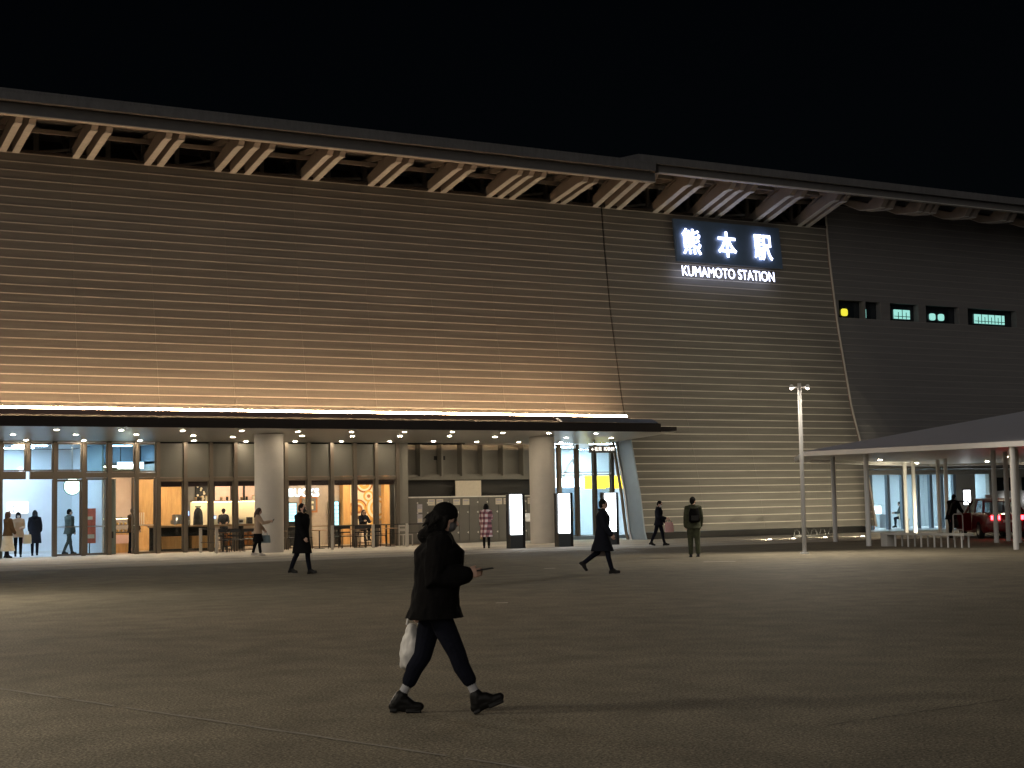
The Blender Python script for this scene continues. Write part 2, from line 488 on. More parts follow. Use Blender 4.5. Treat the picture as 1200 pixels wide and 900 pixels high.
# canopy
m = MB()
zf = lambda y: 4.46 - (y - 51.5) * .0473
m.prism([(51.5, zf(51.5)), (57.0, zf(57.)), (57.0, zf(57.) + .25), (52.4, 4.9), (51.5, 4.78)], 'x', 2, 36.2)
can = m.build('canopy', 'fascia', ST)
m = MB()
m.prism([(51.58, zf(51.5) - .006), (56.99, zf(57.) - .006), (56.99, zf(57.) - .001), (51.58, zf(51.5) - .001)], 'x', 2, 37.0)
m.build('soffit', 'soffit', can)
m = MB(); m.box(2, 36.2, 51.50, 51.515, 4.44, 4.455); m.build('drip_edge', 'fascia', can)
m = MB(); m.prism([(51.45, 4.80), (51.62, 4.80), (52.0, 4.97), (51.9, 4.98)], 'x', 31.5, 36.05); m.build('eave_lit_edge', 'eaveblue', can)  # blue strip paints a sky reflection on the sloped band
m = MB(); m.box(36.21, 37.02, 51.55, 55.0, 4.50, 4.66); m.build('canopy_tip', 'fascia', can)
m = MB(); m.box(2, 36.2, 53.9, 54.12, 4.86, 5.17); m.build('glow_tinted_ledge', 'fascia_top', can)  # added ledge, its colour paints the reddish glow under the line
led = MB()
for i in range(12):
    x = 2 + i * 34.2 / 12
    led.tube([(x + .002, 53.98, 5.225), (x + 34.2 / 12 - .002, 53.98, 5.225)], .038, 8)
led.build('light_line', 'led', can)

# roofs, brackets
def bracket(X, w, prof, flange):
    """slim raking timber truss: bottom chord, top chord, post and diagonal"""
    m = MB()
    (y0, z0), (y1, z1) = flange[0], flange[-2]
    zt_ = prof[-1][1] - .05
    rk = (z0 - z1) / (y0 - y1)
    d = .34
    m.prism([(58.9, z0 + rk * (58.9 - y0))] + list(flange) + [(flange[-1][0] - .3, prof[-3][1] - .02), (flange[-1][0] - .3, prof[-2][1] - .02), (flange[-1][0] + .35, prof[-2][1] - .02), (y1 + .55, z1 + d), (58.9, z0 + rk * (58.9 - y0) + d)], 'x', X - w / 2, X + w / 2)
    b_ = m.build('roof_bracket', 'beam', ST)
    if prof[0][0] > 58:
        m = MB()
        for p_, q_, e in (((54.2, prof[-2][1] - .08), (58.9, zt_ - .1), .2), ((57.4, z0 + .2), (57.4, zt_ - .2), .14), ((57.3, z0 + .3), (55.2, prof[-2][1] - .06), .13), ((57.5, z0 + .25), (58.9, zt_ - .15), .12)):
            m.bar((X, p_[0], p_[1]), (X, q_[0], q_[1]), w * .6, e)
        m.build('truss_web', 'beam', b_)
    m = MB()     # pale strip painting the light on the beam's underside
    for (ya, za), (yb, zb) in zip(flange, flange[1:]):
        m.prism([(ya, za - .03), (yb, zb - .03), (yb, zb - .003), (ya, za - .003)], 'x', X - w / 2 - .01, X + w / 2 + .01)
    m.build('uplit_strip', 'timber', b_)
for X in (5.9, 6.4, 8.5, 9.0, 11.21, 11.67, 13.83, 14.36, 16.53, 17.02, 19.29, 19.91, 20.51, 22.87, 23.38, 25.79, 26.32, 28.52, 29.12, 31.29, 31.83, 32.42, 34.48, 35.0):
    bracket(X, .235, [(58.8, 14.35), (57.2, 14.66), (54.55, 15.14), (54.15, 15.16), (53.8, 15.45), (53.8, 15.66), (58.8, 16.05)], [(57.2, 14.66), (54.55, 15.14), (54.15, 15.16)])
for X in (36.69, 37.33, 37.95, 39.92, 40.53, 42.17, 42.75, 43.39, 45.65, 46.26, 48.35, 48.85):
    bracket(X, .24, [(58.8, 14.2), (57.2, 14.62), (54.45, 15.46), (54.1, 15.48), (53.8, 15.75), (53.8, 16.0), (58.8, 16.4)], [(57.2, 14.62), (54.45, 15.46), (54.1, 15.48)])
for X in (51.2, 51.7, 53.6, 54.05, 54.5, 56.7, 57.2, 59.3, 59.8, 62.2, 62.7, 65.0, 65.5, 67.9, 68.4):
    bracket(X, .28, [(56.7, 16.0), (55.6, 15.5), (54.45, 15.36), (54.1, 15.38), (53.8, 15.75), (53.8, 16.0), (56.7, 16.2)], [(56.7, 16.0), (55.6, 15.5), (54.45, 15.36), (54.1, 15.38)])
rng2 = random.Random(3)
def strut(p, q, w=.12):
    m = MB(); m.bar(p, q, w, w); m.build('roof_strut', 'timber', ST)
for X in (10.2, 12.7, 15.4, 18.1, 21.6, 24.5, 27.4, 30.2, 33.4, 38.9, 41.3, 44.5, 47.2):
    strut((X, 58.2, 14.3), (X, 58.2, 16.2), .16)
    strut((X - .9, 58.3, 15.0 + rng2.uniform(-.1, .1)), (X + 1.2, 57.6, 15.15 + rng2.uniform(-.2, .2)), .09)
for y_, z_ in ((55.3, 15.62), (56.6, 15.45)):
    m = MB(); m.box(1, 36.4, y_ - .05, y_ + .05, z_, z_ + .16); m.build('purlin', 'beam', ST)
    m = MB(); m.box(36.5, 49.8, y_ - .05, y_ + .05, z_ + .3, z_ + .46); m.build('purlin', 'beam', ST)
m = MB(); m.prism([(53.45, 15.28), (53.75, 15.28), (53.75, 15.65), (53.45, 15.65)], 'x', 1, 37.6); m.build('roof_fascia', 'roof_dark', ST)
m = MB(); m.prism([(53.1, 15.66), (72, 17.2), (72, 17.5), (53.1, 16.05)], 'x', 0, 37.4)
for i in range(0, 300):
    x = .06 + i * .125
    if x > 37.3: break
    m.tube([(x, 53.08, 15.99), (x, 54.4, 16.10)], .038, 6)
m.build('roof', 'roof', ST)
m = MB(); m.prism([(53.43, 15.245), (53.7, 15.245), (53.7, 15.278), (53.43, 15.278)], 'x', 1, 37.6); m.build('eave_lit_edge', 'trim', ST)
m = MB(); m.prism([(53.45, 15.72), (53.75, 15.72), (53.75, 16.0), (53.45, 16.0)], 'x', 37.8, 90); m.build('roof_fascia', 'roof_dark', ST)
m = MB(); m.prism([(53.2, 16.01), (75, 17.9), (75, 18.2), (53.2, 16.34)], 'x', 36.6, 95); m.build('roof', 'roof', ST)
m = MB(); m.prism([(53.43, 15.685), (53.7, 15.685), (53.7, 15.718), (53.43, 15.718)], 'x', 37.8, 90); m.build('eave_lit_edge', 'trim', ST)
m = MB(); m.box(2, 90, 61.5, 61.7, 12, 17.0); m.build('rear_wall', 'darkwall', ST)
m = MB(); m.tube([(35.9, 57.2, 14.8), (35.9, 57.2, 15.55)], .16, 12); m.build('speaker_housing', 'black', ST, smooth=True)

# columns
for X, Y in ((20.22, 53.85), (32.08, 54.1)):
    m = MB(); m.tube([(X, Y, 0), (X, Y, zf(Y) - .008)], .53, 40); m.build('column', 'concrete', ST, smooth=True)

# glazed front ---------------------------------------------------------------
YG = 57.0
mx = [8.4, 9.35, 10.3, 11.26, 12.21, 13.18, 14.22, 15.16, 16.18, 16.99, 18.04, 19.05, 20.03, 20.96, 22.1, 23.05, 24.03, 25.03, 25.97, 26.92]
for X in mx:
    z0 = 3.1 if X in (12.21, ) else 0
    m = MB(); m.box(X - .07, X + .07, YG - .08, YG + .10, z0, zf(57) - .008); m.build('mullion', 'mullion', ST)
def window(x0, x1, z0, z1, y, fm, pm, fw=.05, name='window', th=.02):
    m = MB()
    m.box(x0, x1, y - .03, y + .03, z0, z0 + fw); m.box(x0, x1, y - .03, y + .03, z1 - fw, z1)
    m.box(x0, x0 + fw, y - .03, y + .03, z0 + fw, z1 - fw); m.box(x1 - fw, x1, y - .03, y + .03, z0 + fw, z1 - fw)
    f = m.build(name, fm, ST)
    m = MB(); m.box(x0 + fw, x1 - fw, y - th / 2, y + th / 2, z0 + fw, z1 - fw); m.build('pane', pm, f)
    return f
for a, b in zip(mx, mx[1:]):
    x0, x1 = a + .072, b - .072
    if a >= 16.98:                     # café bays: opaque panel over glass
        m = MB(); m.box(x0, x1, YG + .02, YG + .06, 2.86, 4.14); m.build('spandrel_panel', 'spandrel', ST)
        m = MB(); m.box(x0, x1, YG - .05, YG + .07, 2.74, 2.85); m.build('transom', 'mullion', ST)
        window(x0, x1, .04, 2.735, YG + .03, 'mullion', 'glass')
        m = MB(); m.box(x0, x1, YG + .07, YG + .13, 2.50, 2.73); m.build('blind_box', mat('dark_red_blind', (.045, .018, .016), .7) if 'blind' not in M else M['blind'], ST)
    elif a >= 14.2:
        window(x0, x1, 3.06, 4.14, YG + .03, 'mullion', 'tealglass')
        m = MB(); m.box(x0, x1, YG - .06, YG + .08, 2.86, 3.05); m.build('transom', 'mullion', ST)
    else:
        window(x0, x1, 3.12, 4.14, YG + .03, 'mullion', 'glass')
        m = MB(); m.box(x0, x1, YG - .07, YG + .09, 2.82, 3.11); m.build('transom', 'mullion', ST)
for a, b in ((8.4, 9.35), (9.35, 10.3), (10.3, 11.26)):
    window(a + .072, b - .072, .03, 2.81, YG + .03, 'mullion', 'glass')
def sliding_door(x0, x1, y, h=2.8):
    f = window(x0, x1, .03, h, y, 'mullion', 'glass', .07, 'sliding_door')
    m = MB(); m.box(x0 + .07, x1 - .07, y - .03, y - .012, 1.06, 1.10); m.build('push_bar', 'chrome', f)
    return f
sliding_door(13.08, 14.14, YG + .02); sliding_door(16.0, 16.9, YG + .02, 2.85)
sliding_door(14.3, 15.08, YG + .02, 2.85)
m = MB(); m.box(16.28, 16.30, 56.96, 56.99, 1.1, 1.55); m.box(16.36, 16.38, 56.96, 56.99, 1.1, 1.55); m.box(16.44, 16.46, 56.96, 56.99, 1.1, 1.55)
m.build('door_stripe', 'whitemark', ST)

# interior shells
m = MB()
m.box(2, 15.0, 62.0, 62.1, 0, 4.1); m.box(2, 2.1, 57, 62, 0, 4.1); m.box(15.0, 15.06, 57.4, 62.0, 0, 4.1)
m.build('hall_wall', 'white', ST)
m = MB(); m.box(2, 15.0, 57.12, 62, 4.12, 4.2); m.build('hall_ceiling', 'white', ST)
m = MB(); m.add([(2, 57.0, .02), (14.98, 57.0, .02), (14.98, 62, .02), (2, 62, .02)], [(0, 1, 2, 3)]); m.build('hall_floor', 'hallfloor', ST)
m = MB(); m.box(2.2, 15.0, 61.9, 61.99, .02, .12); m.build('skirting', 'whitesteel', ST)
m = MB()
m.box(15.07, 29.3, 62.0, 62.1, 0, 3.6)
m.build('cafe_wall', 'cafewall', ST)
m = MB(); m.box(29.2, 29.3, 58.95, 62, 0, 3.6); m.box(27.9, 29.2, 58.93, 58.99, 0, 3.6); m.build('cafe_wall', 'artcream', ST)
m = MB(); m.box(17.0, 27.05, 57.2, 62, 3.4, 3.5); m.box(27.05, 29.3, 59.0, 62, 3.4, 3.5); m.box(15.07, 17.0, 59.4, 62, 3.4, 3.5); m.build('cafe_ceiling', 'greywall', ST)
m = MB(); m.box(15.07, 17.0, 59.4, 59.46, 3.5, 4.2); m.box(17.0, 17.05, 57.12, 59.4, 2.9, 4.2); m.build('bulkhead', 'reveal', ST)
m = MB(); m.box(14.95, 17.05, 57.12, 59.4, 4.12, 4.2); m.build('lobby_ceiling', 'white', ST)
m = MB(); m.add([(15.0, 57.0, .02), (29.2, 57.0, .02), (29.2, 62, .02), (15.0, 62, .02)], [(0, 1, 2, 3)]); m.build('cafe_floor', 'wood2', ST)
m = MB(); m.box(17.4, 19.45, 61.9, 61.99, .02, 2.9); m.build('wall_panel', 'wood', ST)
m = MB(); m.box(19.5, 20.72, 61.9, 61.99, .02, 3.0); m.build('wall_panel', 'greywall', ST)
m = MB(); m.box(19.8, 22.75, 61.86, 61.89, 1.0, 1.93); m.build('back_splash', 'cream', ST)
m = MB(); m.box(19.8, 22.75, 61.7, 61.86, 1.94, 1.99); sh = m.build('wall_shelf', 'wood2', ST)
m = MB(); m.box(19.85, 22.7, 61.72, 61.80, 1.925, 1.938); m.build('shelf_light', 'shelflight', sh)
m = MB(); m.box(26.5, 26.85, 61.6, 61.98, .02, 3.0); m.build('wall_panel', 'wood', ST)
m = MB(); m.box(28.35, 28.9, 61.4, 61.7, .02, 3.0); m.build('wall_panel', 'wood', ST)
# locker alcove
m = MB(); m.box(27.46, 34.9, 58.8, 58.9, 2.73, 4.2); m.build('alcove_wall', 'olive', ST)
m = MB(); m.box(27.46, 35.0, 58.86, 58.92, 0, 2.73); m.build('alcove_wall', 'darkwall', ST)
m = MB(); m.box(27.46, 34.9, 58.55, 58.79, 2.70, 2.93); m.build('alcove_beam', 'olive', ST)
m = MB(); m.prism([(27.0, 57.11), (27.46, 57.11), (28.02, 58.5), (28.02, 58.79), (27.86, 58.79)], 'z', 0, 4.2); m.build('alcove_wall', 'olive', ST)
for X in (28.67, 29.68, 30.66, 31.66, 32.67, 33.69):
    m = MB(); m.box(X - .04, X + .04, 58.35, 58.79, 2.86, 4.2); m.build('wall_fin', 'olive', ST)
m = MB()
for X in (29.5, 29.85): m.box(X, X + .18, 58.77, 58.795, 3.55, 3.72)
m.build('wall_vent', 'joint_dark', ST)
# right entrance hall
m = MB(); m.box(34.9, 44, 66, 66.1, 0, 5.0); m.box(43.9, 44, 58, 66, 0, 5.0); m.box(34.8, 34.9, 58.9, 66, 0, 5.0); m.build('hall_wall', 'white', ST)
m = MB(); m.box(34.9, 44, 57.6, 66, 4.3, 4.4); m.build('hall_ceiling', 'white', ST)
m = MB(); m.add([(34.9, 57.4, .02), (44, 57.4, .02), (44, 66, .02), (34.9, 66, .02)], [(0, 1, 2, 3)]); m.build('hall_floor', 'hallfloor', ST)
m = MB(); m.box(34.9, 38.6, 57.42, 57.62, 0, .17); m.build('door_sill', 'reveal', ST)
for X in (34.95, 35.86, 36.78, 37.7):
    m = MB(); m.box(X - .08, X + .08, 57.42, 57.62, .172, 4.18); m.build('mullion', 'mullion', ST)
for a, b in ((34.95, 35.86), (35.86, 36.78), (36.78, 37.7)):
    for z0, z1 in ((.18, 2.86), (2.94, 4.0)):
        window(a + .082, b - .082, z0, z1, 57.52, 'mullion', 'glass', .035)
m = MB(); m.box(36.2, 43, 60.3, 60.5, 2.35, 2.75); m.box(35.0, 35.8, 60.3, 60.5, 2.35, 2.75); fb = m.build('shop_fascia', 'whitebox', ST)
m = MB(); m.box(38.0, 40.6, 60.22, 60.29, 2.25, 2.85); m.build('shop_fascia', 'yellow', ST)
m = MB(); m.box(36.9, 37.0, 59.4, 61.2, .02, 2.3); m.box(39.1, 39.2, 59.6, 61.2, .02, 2.3); m.build('shop_partition', 'reveal', ST)
m = MB(); m.box(35.2, 38, 62.0, 62.2, .02, 2.2); m.build('shop_partition', mat('pale_teal_panel', (.38, .55, .55), .5), ST)
m = MB(); m.tube([(37.6, 61.5, 2.9), (38.1, 61.5, 3.7), (38.6, 61.5, 2.9)], .09, 6); m.build('ceiling_truss', 'whitesteel', ST)

# ------------------------------------------------------------------ wing to the right
WG = thing('station_wing', (62, 58, 0), 'tall dark wing right of the pale seam with a strip of small lit windows', 'building')
m, ms = facade(50.12, 88, 11.2, 15.93, .3275, 4.2, ['panel2', 'lip2', 'joint_dark'], .03, .004); m.build('ribbed_wall', ms, WG)
m, ms = facade(50.12, 88, 3.05, 10.32, .3275, 4.2, ['panel2', 'lip2', 'joint_dark'], .03, .004); m.build('ribbed_wall', ms, WG)
m = MB(); zs = [.28 + i * (15.95 - .28) / 30 for i in range(31)]
m.tube([(50.05, py(z) - .05, z) for z in zs], .05, 8); m.build('seam_pipe', 'lip', WG, smooth=True)
m = MB(); m.box(50.08, 50.11, 57.05, 60, 13.0, 15.9); m.build('wing_side_wall', 'darkwall', WG)
m = MB(); m.box(50.12, 88, 56.95, 57.3, 15.935, 16.0); m.build('coping', 'fascia', WG)
m = MB(); m.box(50.12, 88, py(10.8) + .35, py(10.8) + .45, 10.33, 11.19); m.build('strip_glazing', 'darkglass', WG)
yw = py(10.8) + .33
for x0, x1, mt in ((50.14, 50.28, 'panel2'), (51.9, 52.0, 'panel2'), (53.0, 53.6, 'panel2'), (55.5, 56.0, 'panel2'), (58.3, 58.9, 'panel2'), (62.4, 63.2, 'panel2'), (66.0, 66.6, 'panel2'), (70, 70.6, 'panel2'), (75, 75.6, 'panel2'), (80, 80.6, 'panel2')):
    m = MB(); m.box(x0, x1, py(10.8) - .02, yw, 10.33, 11.19); m.build('window_pier', mt, WG)
def lit(x0, x1, z0, z1, mt, rnd=False):
    m = MB()
    if rnd:
        cx, cz, rx, rz = (x0 + x1) / 2, (z0 + z1) / 2, (x1 - x0) / 2, (z1 - z0) / 2
        m.prism([(cx + rx * math.copysign(abs(math.cos(t)) ** .6, math.cos(t)), cz + rz * math.copysign(abs(math.sin(t)) ** .6, math.sin(t))) for t in [2 * PI * k / 20 for k in range(20)]], 'y', yw - .05, yw)
    else: m.box(x0, x1, yw - .05, yw, z0, z1)
    f = m.build('lit_window', mt, WG)
    if not rnd and x1 - x0 > .8:
        m = MB()
        nb = int((x1 - x0) / .22)
        for i in range(1, nb): m.box(x0 + i * (x1 - x0) / nb - .015, x0 + i * (x1 - x0) / nb + .015, yw - .075, yw - .052, z0, z1 - (.12 if i % 2 else .0))
        m.box(x0, x1, yw - .08, yw - .052, z0 + .1, z0 + .13)
        m.build('window_bar', mat('teal_bar', (.05, .16, .15), .5), f)
    return f
lit(50.32, 50.42, 10.46, 10.8, 'lit_yellow'); lit(50.72, 51.12, 10.46, 10.82, 'lit_yellow', True)
lit(52.15, 52.3, 10.42, 10.85, 'lit_cyan'); lit(54.15, 55.2, 10.48, 10.93, 'lit_cyan')
lit(56.55, 56.95, 10.5, 10.85, 'lit_cyan', True); lit(57.15, 57.55, 10.5, 10.85, 'lit_cyan', True); lit(59.7, 61.85, 10.48, 10.95, 'lit_cyan')
# ground floor of the wing
m = MB(); m.box(50.12, 88, 55.0, 58.2, 2.98, 3.04); m.build('wing_soffit', 'olive', WG)
m = MB(); m.box(52.6, 88, 57.8, 58.1, 2.74, 2.97); m.build('lintel', 'concrete', WG)
wm = [53.3, 54.45, 55.43, 56.47, 57.35, 58.12, 59.0]
for X in wm:
    m = MB(); m.box(X - .09, X + .09, 57.88, 58.06, .0, 2.735); m.build('mullion', 'reveal', WG)
for a, b in zip(wm, wm[1:]):
    m = MB(); m.box(a + .092, b - .092, 57.96, 57.98, .12, 2.73); m.build('window_pane', 'glass', WG)
m = MB(); m.box(59.1, 60.45, 57.86, 58.1, 0, 2.735); m.box(61.45, 62.2, 57.86, 58.1, 0, 2.735); m.box(62.2, 88, 57.9, 58.1, 0, 2.735); m.build('pier_wall', 'concrete', WG)
m = MB(); m.box(60.46, 61.44, 57.96, 57.98, .05, 2.73); m.build('window_pane', 'glass', WG)
m = MB(); m.box(61.7, 63.4, 57.82, 57.855, 1.85, 2.55); m.box(63.9, 66.4, 57.86, 57.895, 1.85, 2.55); m.build('dark_window', 'darkglass', WG)
m = MB(); m.box(52.4, 66, 63, 63.1, 0, 3.5); m.box(52.4, 52.5, 58, 63, 0, 3.5); m.box(61.9, 62, 58.2, 63, 0, 3.5); m.build('hall_wall', 'white', WG)
m = MB(); m.box(52.4, 66, 58.12, 63, 3.1, 3.2); m.build('hall_ceiling', 'white', WG)
m = MB(); m.add([(50.2, 55, .016), (66, 55, .016), (66, 63, .016), (50.2, 63, .016)], [(0, 1, 2, 3)]); m.build('hall_floor', 'hallfloor', WG)
m = MB(); m.box(50.12, 52.4, 57.9, 58.1, 0, 2.97); m.build('pier_wall', 'concrete', WG)

# ------------------------------------------------------------------ ceiling lights
def panel_light(loc, sx, sy, mt, label, group):
    t = thing('ceiling_light', loc, label, 'ceiling light', 0, group)
    m = MB(); m.box(-sx / 2 - .03, sx / 2 + .03, -sy / 2 - .03, sy / 2 + .03, -.012, .0); m.build('housing', 'whitesteel', t, False)
    m = MB(); m.box(-sx / 2, sx / 2, -sy / 2, sy / 2, -.03, -.013); m.build('diffuser', mt, t, False)
    return t
for X in (5.5, 9, 12.6):
    for Y in (58.5, 60.7): panel_light((X, Y, 4.115), 1.2, .5, 'coolpanel', 'cool white ceiling light in the bright hall at the left entrance', 'ceiling lights of the left hall')
panel_light((15.9, 58.2, 4.115), .8, .3, 'coolpanel', 'ceiling light added to brighten the bulkhead behind the upper lobby glass', None)  # extra lamp so the upper panes do not go black
for X in (35.8, 38.2, 41.0):
    for Y in (58.9, 62.5, 64.8): panel_light((X, Y, 4.295), 1.2, .5, 'brightpanel', 'cool white ceiling light in the hall behind the right entrance', 'ceiling lights of the right hall')
for X in (54.2, 57.2, 60.2):
    panel_light((X, 60.2, 3.095), 1.2, .5, 'brightpanel', 'cool white ceiling light in the wing ground floor hall', 'ceiling lights of the wing hall')
for X in (16.2, 18.6, 21.2, 24.2, 26.6, 28.3):
    for Y in (58.4, 60.6) if X < 27 else (60.2, ): panel_light((X, Y, 3.395), .5, .3, 'warmpanel', 'warm ceiling light inside the cafe', 'ceiling lights of the cafe')
dl = thing('downlight', (0, 0, 4.3), 'small round warm downlight set in the canopy soffit', 'downlight', 0, 'downlights in the canopy soffit')
m = MB(); m.tube([(0, 0, -.004), (0, 0, .004)], .10, 18); m.build('rim', 'whitesteel', dl, False)
m = MB(); m.tube([(0, 0, -.007), (0, 0, -.0045)], .075, 16); m.build('lens', 'lens', dl, False)
dspots = [(11.17, 54.49), (12.06, 56.6), (12.24, 52.76), (13.28, 54.35), (14.11, 56.55), (14.43, 52.72), (15.38, 54.2), (16.16, 56.47), (16.59, 52.7), (17.53, 54.38), (18.18, 56.37), (18.7, 52.53), (19.2, 54.9), (20.32, 56.6), (20.9, 52.67), (21.7, 54.27), (22.31, 56.52), (23.02, 52.67), (23.77, 54.3), (24.22, 56.42), (26.28, 56.32), (25.12, 52.51), (25.73, 54.18), (28.21, 56.23), (27.07, 52.36), (27.81, 54.04), (30.27, 56.32), (29.38, 52.52), (29.99, 54.26), (32.33, 56.42), (31.49, 52.54), (33.4, 54.32), (34.4, 56.4), (33.7, 52.5), (35.6, 54.3), (9.0, 54.4), (9.9, 56.5), (10.1, 52.7), (7.9, 52.7), (6.8, 54.4)]
for i, (X, Y) in enumerate(dspots):
    o = dl if i == 0 else dup(dl)
    o.location = (X, Y, zf(Y) - .006)

# ------------------------------------------------------------------ station sign
SG = thing('station_sign', (43.5, 56.25, 11.5), 'lit white station name in large characters over English letters high on the ribbed wall', 'sign')
m = MB(); m.prism([(56.18, 12.45), (56.30, 12.45), (56.52, 14.42), (56.40, 14.42)], 'x', 40.62, 46.72); m.build('backing_board', 'signboard', SG)
tl = math.atan2(.22, 1.97)
for ch, x, w in (('熊', 40.95, 1.02), ('本', 42.95, 1.06), ('駅', 45.05, 1.06)):
    text_mesh('sign_character', ch, 1.3, 'letter', SG, (x, 56.13, 12.78), (PI / 2 - tl, 0, 0), 0., .02, w, 1.22, bev=.015)
text_mesh('sign_lettering', 'KUMAMOTO STATION', .6, 'letter', SG, (40.84, 56.10, 11.78), (PI / 2 - tl, 0, 0), 0., .01, 5.3, .47, bev=.001)

# hanging direction sign under the canopy
HS = thing('hanging_sign', (35.5, 55.0, 4.2), 'small black hanging sign with pale characters above the right entrance', 'sign')
m = MB(); m.box(34.95, 36.25, 54.95, 55.05, 3.72, 4.02); m.build('board', 'black', HS)
m = MB(); m.tube([(35.2, 55, 4.02), (35.2, 55, zf(55) - .008)], .015, 6); m.tube([(36.0, 55, 4.02), (36.0, 55, zf(55) - .008)], .015, 6); m.build('hanger', 'black', HS)
M['hangtxt'] = glow('hanging_sign_text', (1., .97, .92), 1.0)
text_mesh('lettering', '←在来', .2, 'hangtxt', HS, (35.02, 54.945, 3.80), (PI / 2, 0, 0), .004, .006, .52, .17)
text_mesh('lettering', '新幹線', .2, 'hangtxt', HS, (35.64, 54.945, 3.80), (PI / 2, 0, 0), .004, .006, .54, .17)

# ------------------------------------------------------------------ kiosks, stand, lockers
def kiosk(X, Y, label, h=1.98):
    k = thing('light_kiosk', (X, Y, .012), label, 'kiosk', R(-4), 'glowing kiosks before the entrance')
    m = MB(); m.box(-.02, .30, -.02, .34, 0, h); m.box(-.30, -.02, .02, .34, 0, .50); m.box(-.30, -.02, .1, .34, .5, h); m.build('body', 'black', k, False)
    m = MB(); m.box(-.30, .16, -.06, -.025, .50, h - .03); m.build('screen', 'kiosk', k, False)
    m = MB(); m.box(-.32, .18, -.05, -.022, 0, .495); m.build('base_panel', mat('kiosk_base', (.05, .055, .06), .4), k, False)
    return k
kiosk(27.85, 48.8, 'glowing white kiosk nearest the woman in the checked coat')
kiosk(29.9, 48.8, 'glowing white kiosk in front of the right concrete column')
kiosk(32.2, 49.2, 'glowing white kiosk partly behind the man in the long dark coat')
t = thing('info_stand', (32.35, 55.45, .012), 'small pale lectern stand with slanted top beside the right column', 'stand')
m = MB(); m.box(-.07, .07, -.05, .05, 0, .95); m.build('leg', 'whitesteel', t, False)
m = MB(); m.add([(-.42, -.22, .86), (.42, -.22, .86), (.42, .22, 1.16), (-.42, .22, 1.16), (-.42, -.22, .91), (.42, -.22, .91), (.42, .22, 1.21), (-.42, .22, 1.21)], [(0, 3, 2, 1), (4, 5, 6, 7), (0, 1, 5, 4), (1, 2, 6, 5), (2, 3, 7, 6), (3, 0, 4, 7)]); m.build('slanted_top', 'whitesteel', t, False)
lk = thing('coin_locker', (28.04, 58.3, .012), 'dark grey coin locker with small white key tags in the row under the beam', 'locker', 0, 'coin lockers in the alcove')
m = MB(); m.box(0, .953, .03, .5, 0, 1.93); m.build('cabinet', 'locker', lk, False)
m = MB(); m.box(-.0, .953, -.02, .5, 1.932, 1.985); m.build('top_strip', 'whitemark', lk, False)
for c in range(2):
    for r_, (za, zb) in enumerate(((.1, .62), (.64, 1.05), (1.07, 1.48), (1.50, 1.90))):
        m = MB(); m.box(.012 + c * .472, .465 + c * .472, 0, .028, za, zb); d = m.build('locker_door', 'locker', lk, False)
        if r_ != 1:
            m = MB(); m.prism([(.37 + c * .472, zb - .18), (.44 + c * .472, zb - .13), (.44 + c * .472, zb - .23)], 'y', -.012, -.001); m.build('key_tag', 'whitemark', d, False)
for i in range(1, 7): dup(lk, (28.04 + i * .955, 58.3, .012))
for X, Z in ((29.1, 1.75), (29.5, 1.75), (30.3, 1.75), (30.75, 1.75), (32.35, 1.75), (32.75, 1.75), (33.95, 1.75)):
    m = MB(); m.box(-.16, .16, 0, .006, -.13, .13); o = m.build('notice_sheet', 'paper', None); o.location = (X, 58.285, Z)
    m = MB(); m.box(-.12, .12, -.004, -.001, .02, .09); m.box(-.12, .06, -.004, -.001, -.06, -.04); m.build('print', 'paperblue', o, False)
    tag(o, 'small pale paper notice stuck high on the coin lockers', 'notice', 'paper notices on the lockers')
for Z, L in ((1.50, 'upper bluish printed notice on the leftmost coin locker'), (1.08, 'lower bluish printed notice on the leftmost coin locker')):
    m = MB(); m.box(-.12, .12, 0, .006, -.18, .18); o = m.build('notice_sheet', 'paperblue', None); o.location = (28.55, 58.283, Z)
    m = MB(); m.box(-.10, .10, -.004, -.001, -.15, -.02 if Z > 1.2 else .0); m.build('print', 'paper', o, False)
    tag(o, L, 'notice')
t = thing('notice_board', (30.98, 58.5, 1.997), 'large pale notice board standing on top of the coin lockers', 'notice board')
m = MB(); m.box(-.62, .62, -.02, .02, 0, .66); m.build('board', 'paper', t, False)
m = MB(); m.bar((-.55, .02, .6), (-.72, .25, .0), .03, .03); m.bar((.55, .02, .6), (.5, .25, .0), .03, .03); m.build('prop', 'rail', t, False)

# ------------------------------------------------------------------ left hall contents
t = thing('toilet_sign', (14.3, 61.99, 3.1), 'white lit sign box with four small black pictograms in the left hall', 'sign')
# seen through the open left door
t.location = (12.85, 61.98, 1.8)
m = MB(); m.box(-.37, .44, -.10, 0, -.20, .24); m.build('box', 'signface', t, False)
m = MB()
for px_ in (-.26, -.12):
    for pz in (.08, -.10):
        m.ball((px_, -.105, pz + .045), (.018, .006, .018), 8, 5); m.box(px_ - .02, px_ + .02, -.108, -.102, pz - .04, pz + .025)
m.build('pictogram', 'black', t, False)
t = thing('wall_light', (13.1, 61.98, 2.95), 'small white oblong lamp on the back wall of the left hall', 'lamp')
t.location = (13.0, 61.98, 3.25)
m = MB(); m.tube([(0, -.06, -.09), (0, -.06, .09)], .07, 12, 'round'); m.build('shade', 'whitebox', t, False, True)
m = MB(); m.box(-.05, .05, -.03, 0, -.12, .12); m.build('mount', 'whitesteel', t, False)
t = thing('round_sign', (13.87, 57.25, 2.56), 'round white glowing roundel with thin green rim behind the glass of the left door', 'sign')
m = MB(); m.disc((0, 0, 0), .30, 'y', .05, 36); m.build('face', 'disc', t, False)
m = MB(); m.tube([(.315 * math.cos(a), 0, .315 * math.sin(a)) for a in [2 * PI * k / 36 for k in range(37)]], .018, 6); m.build('rim', 'green', t, False)
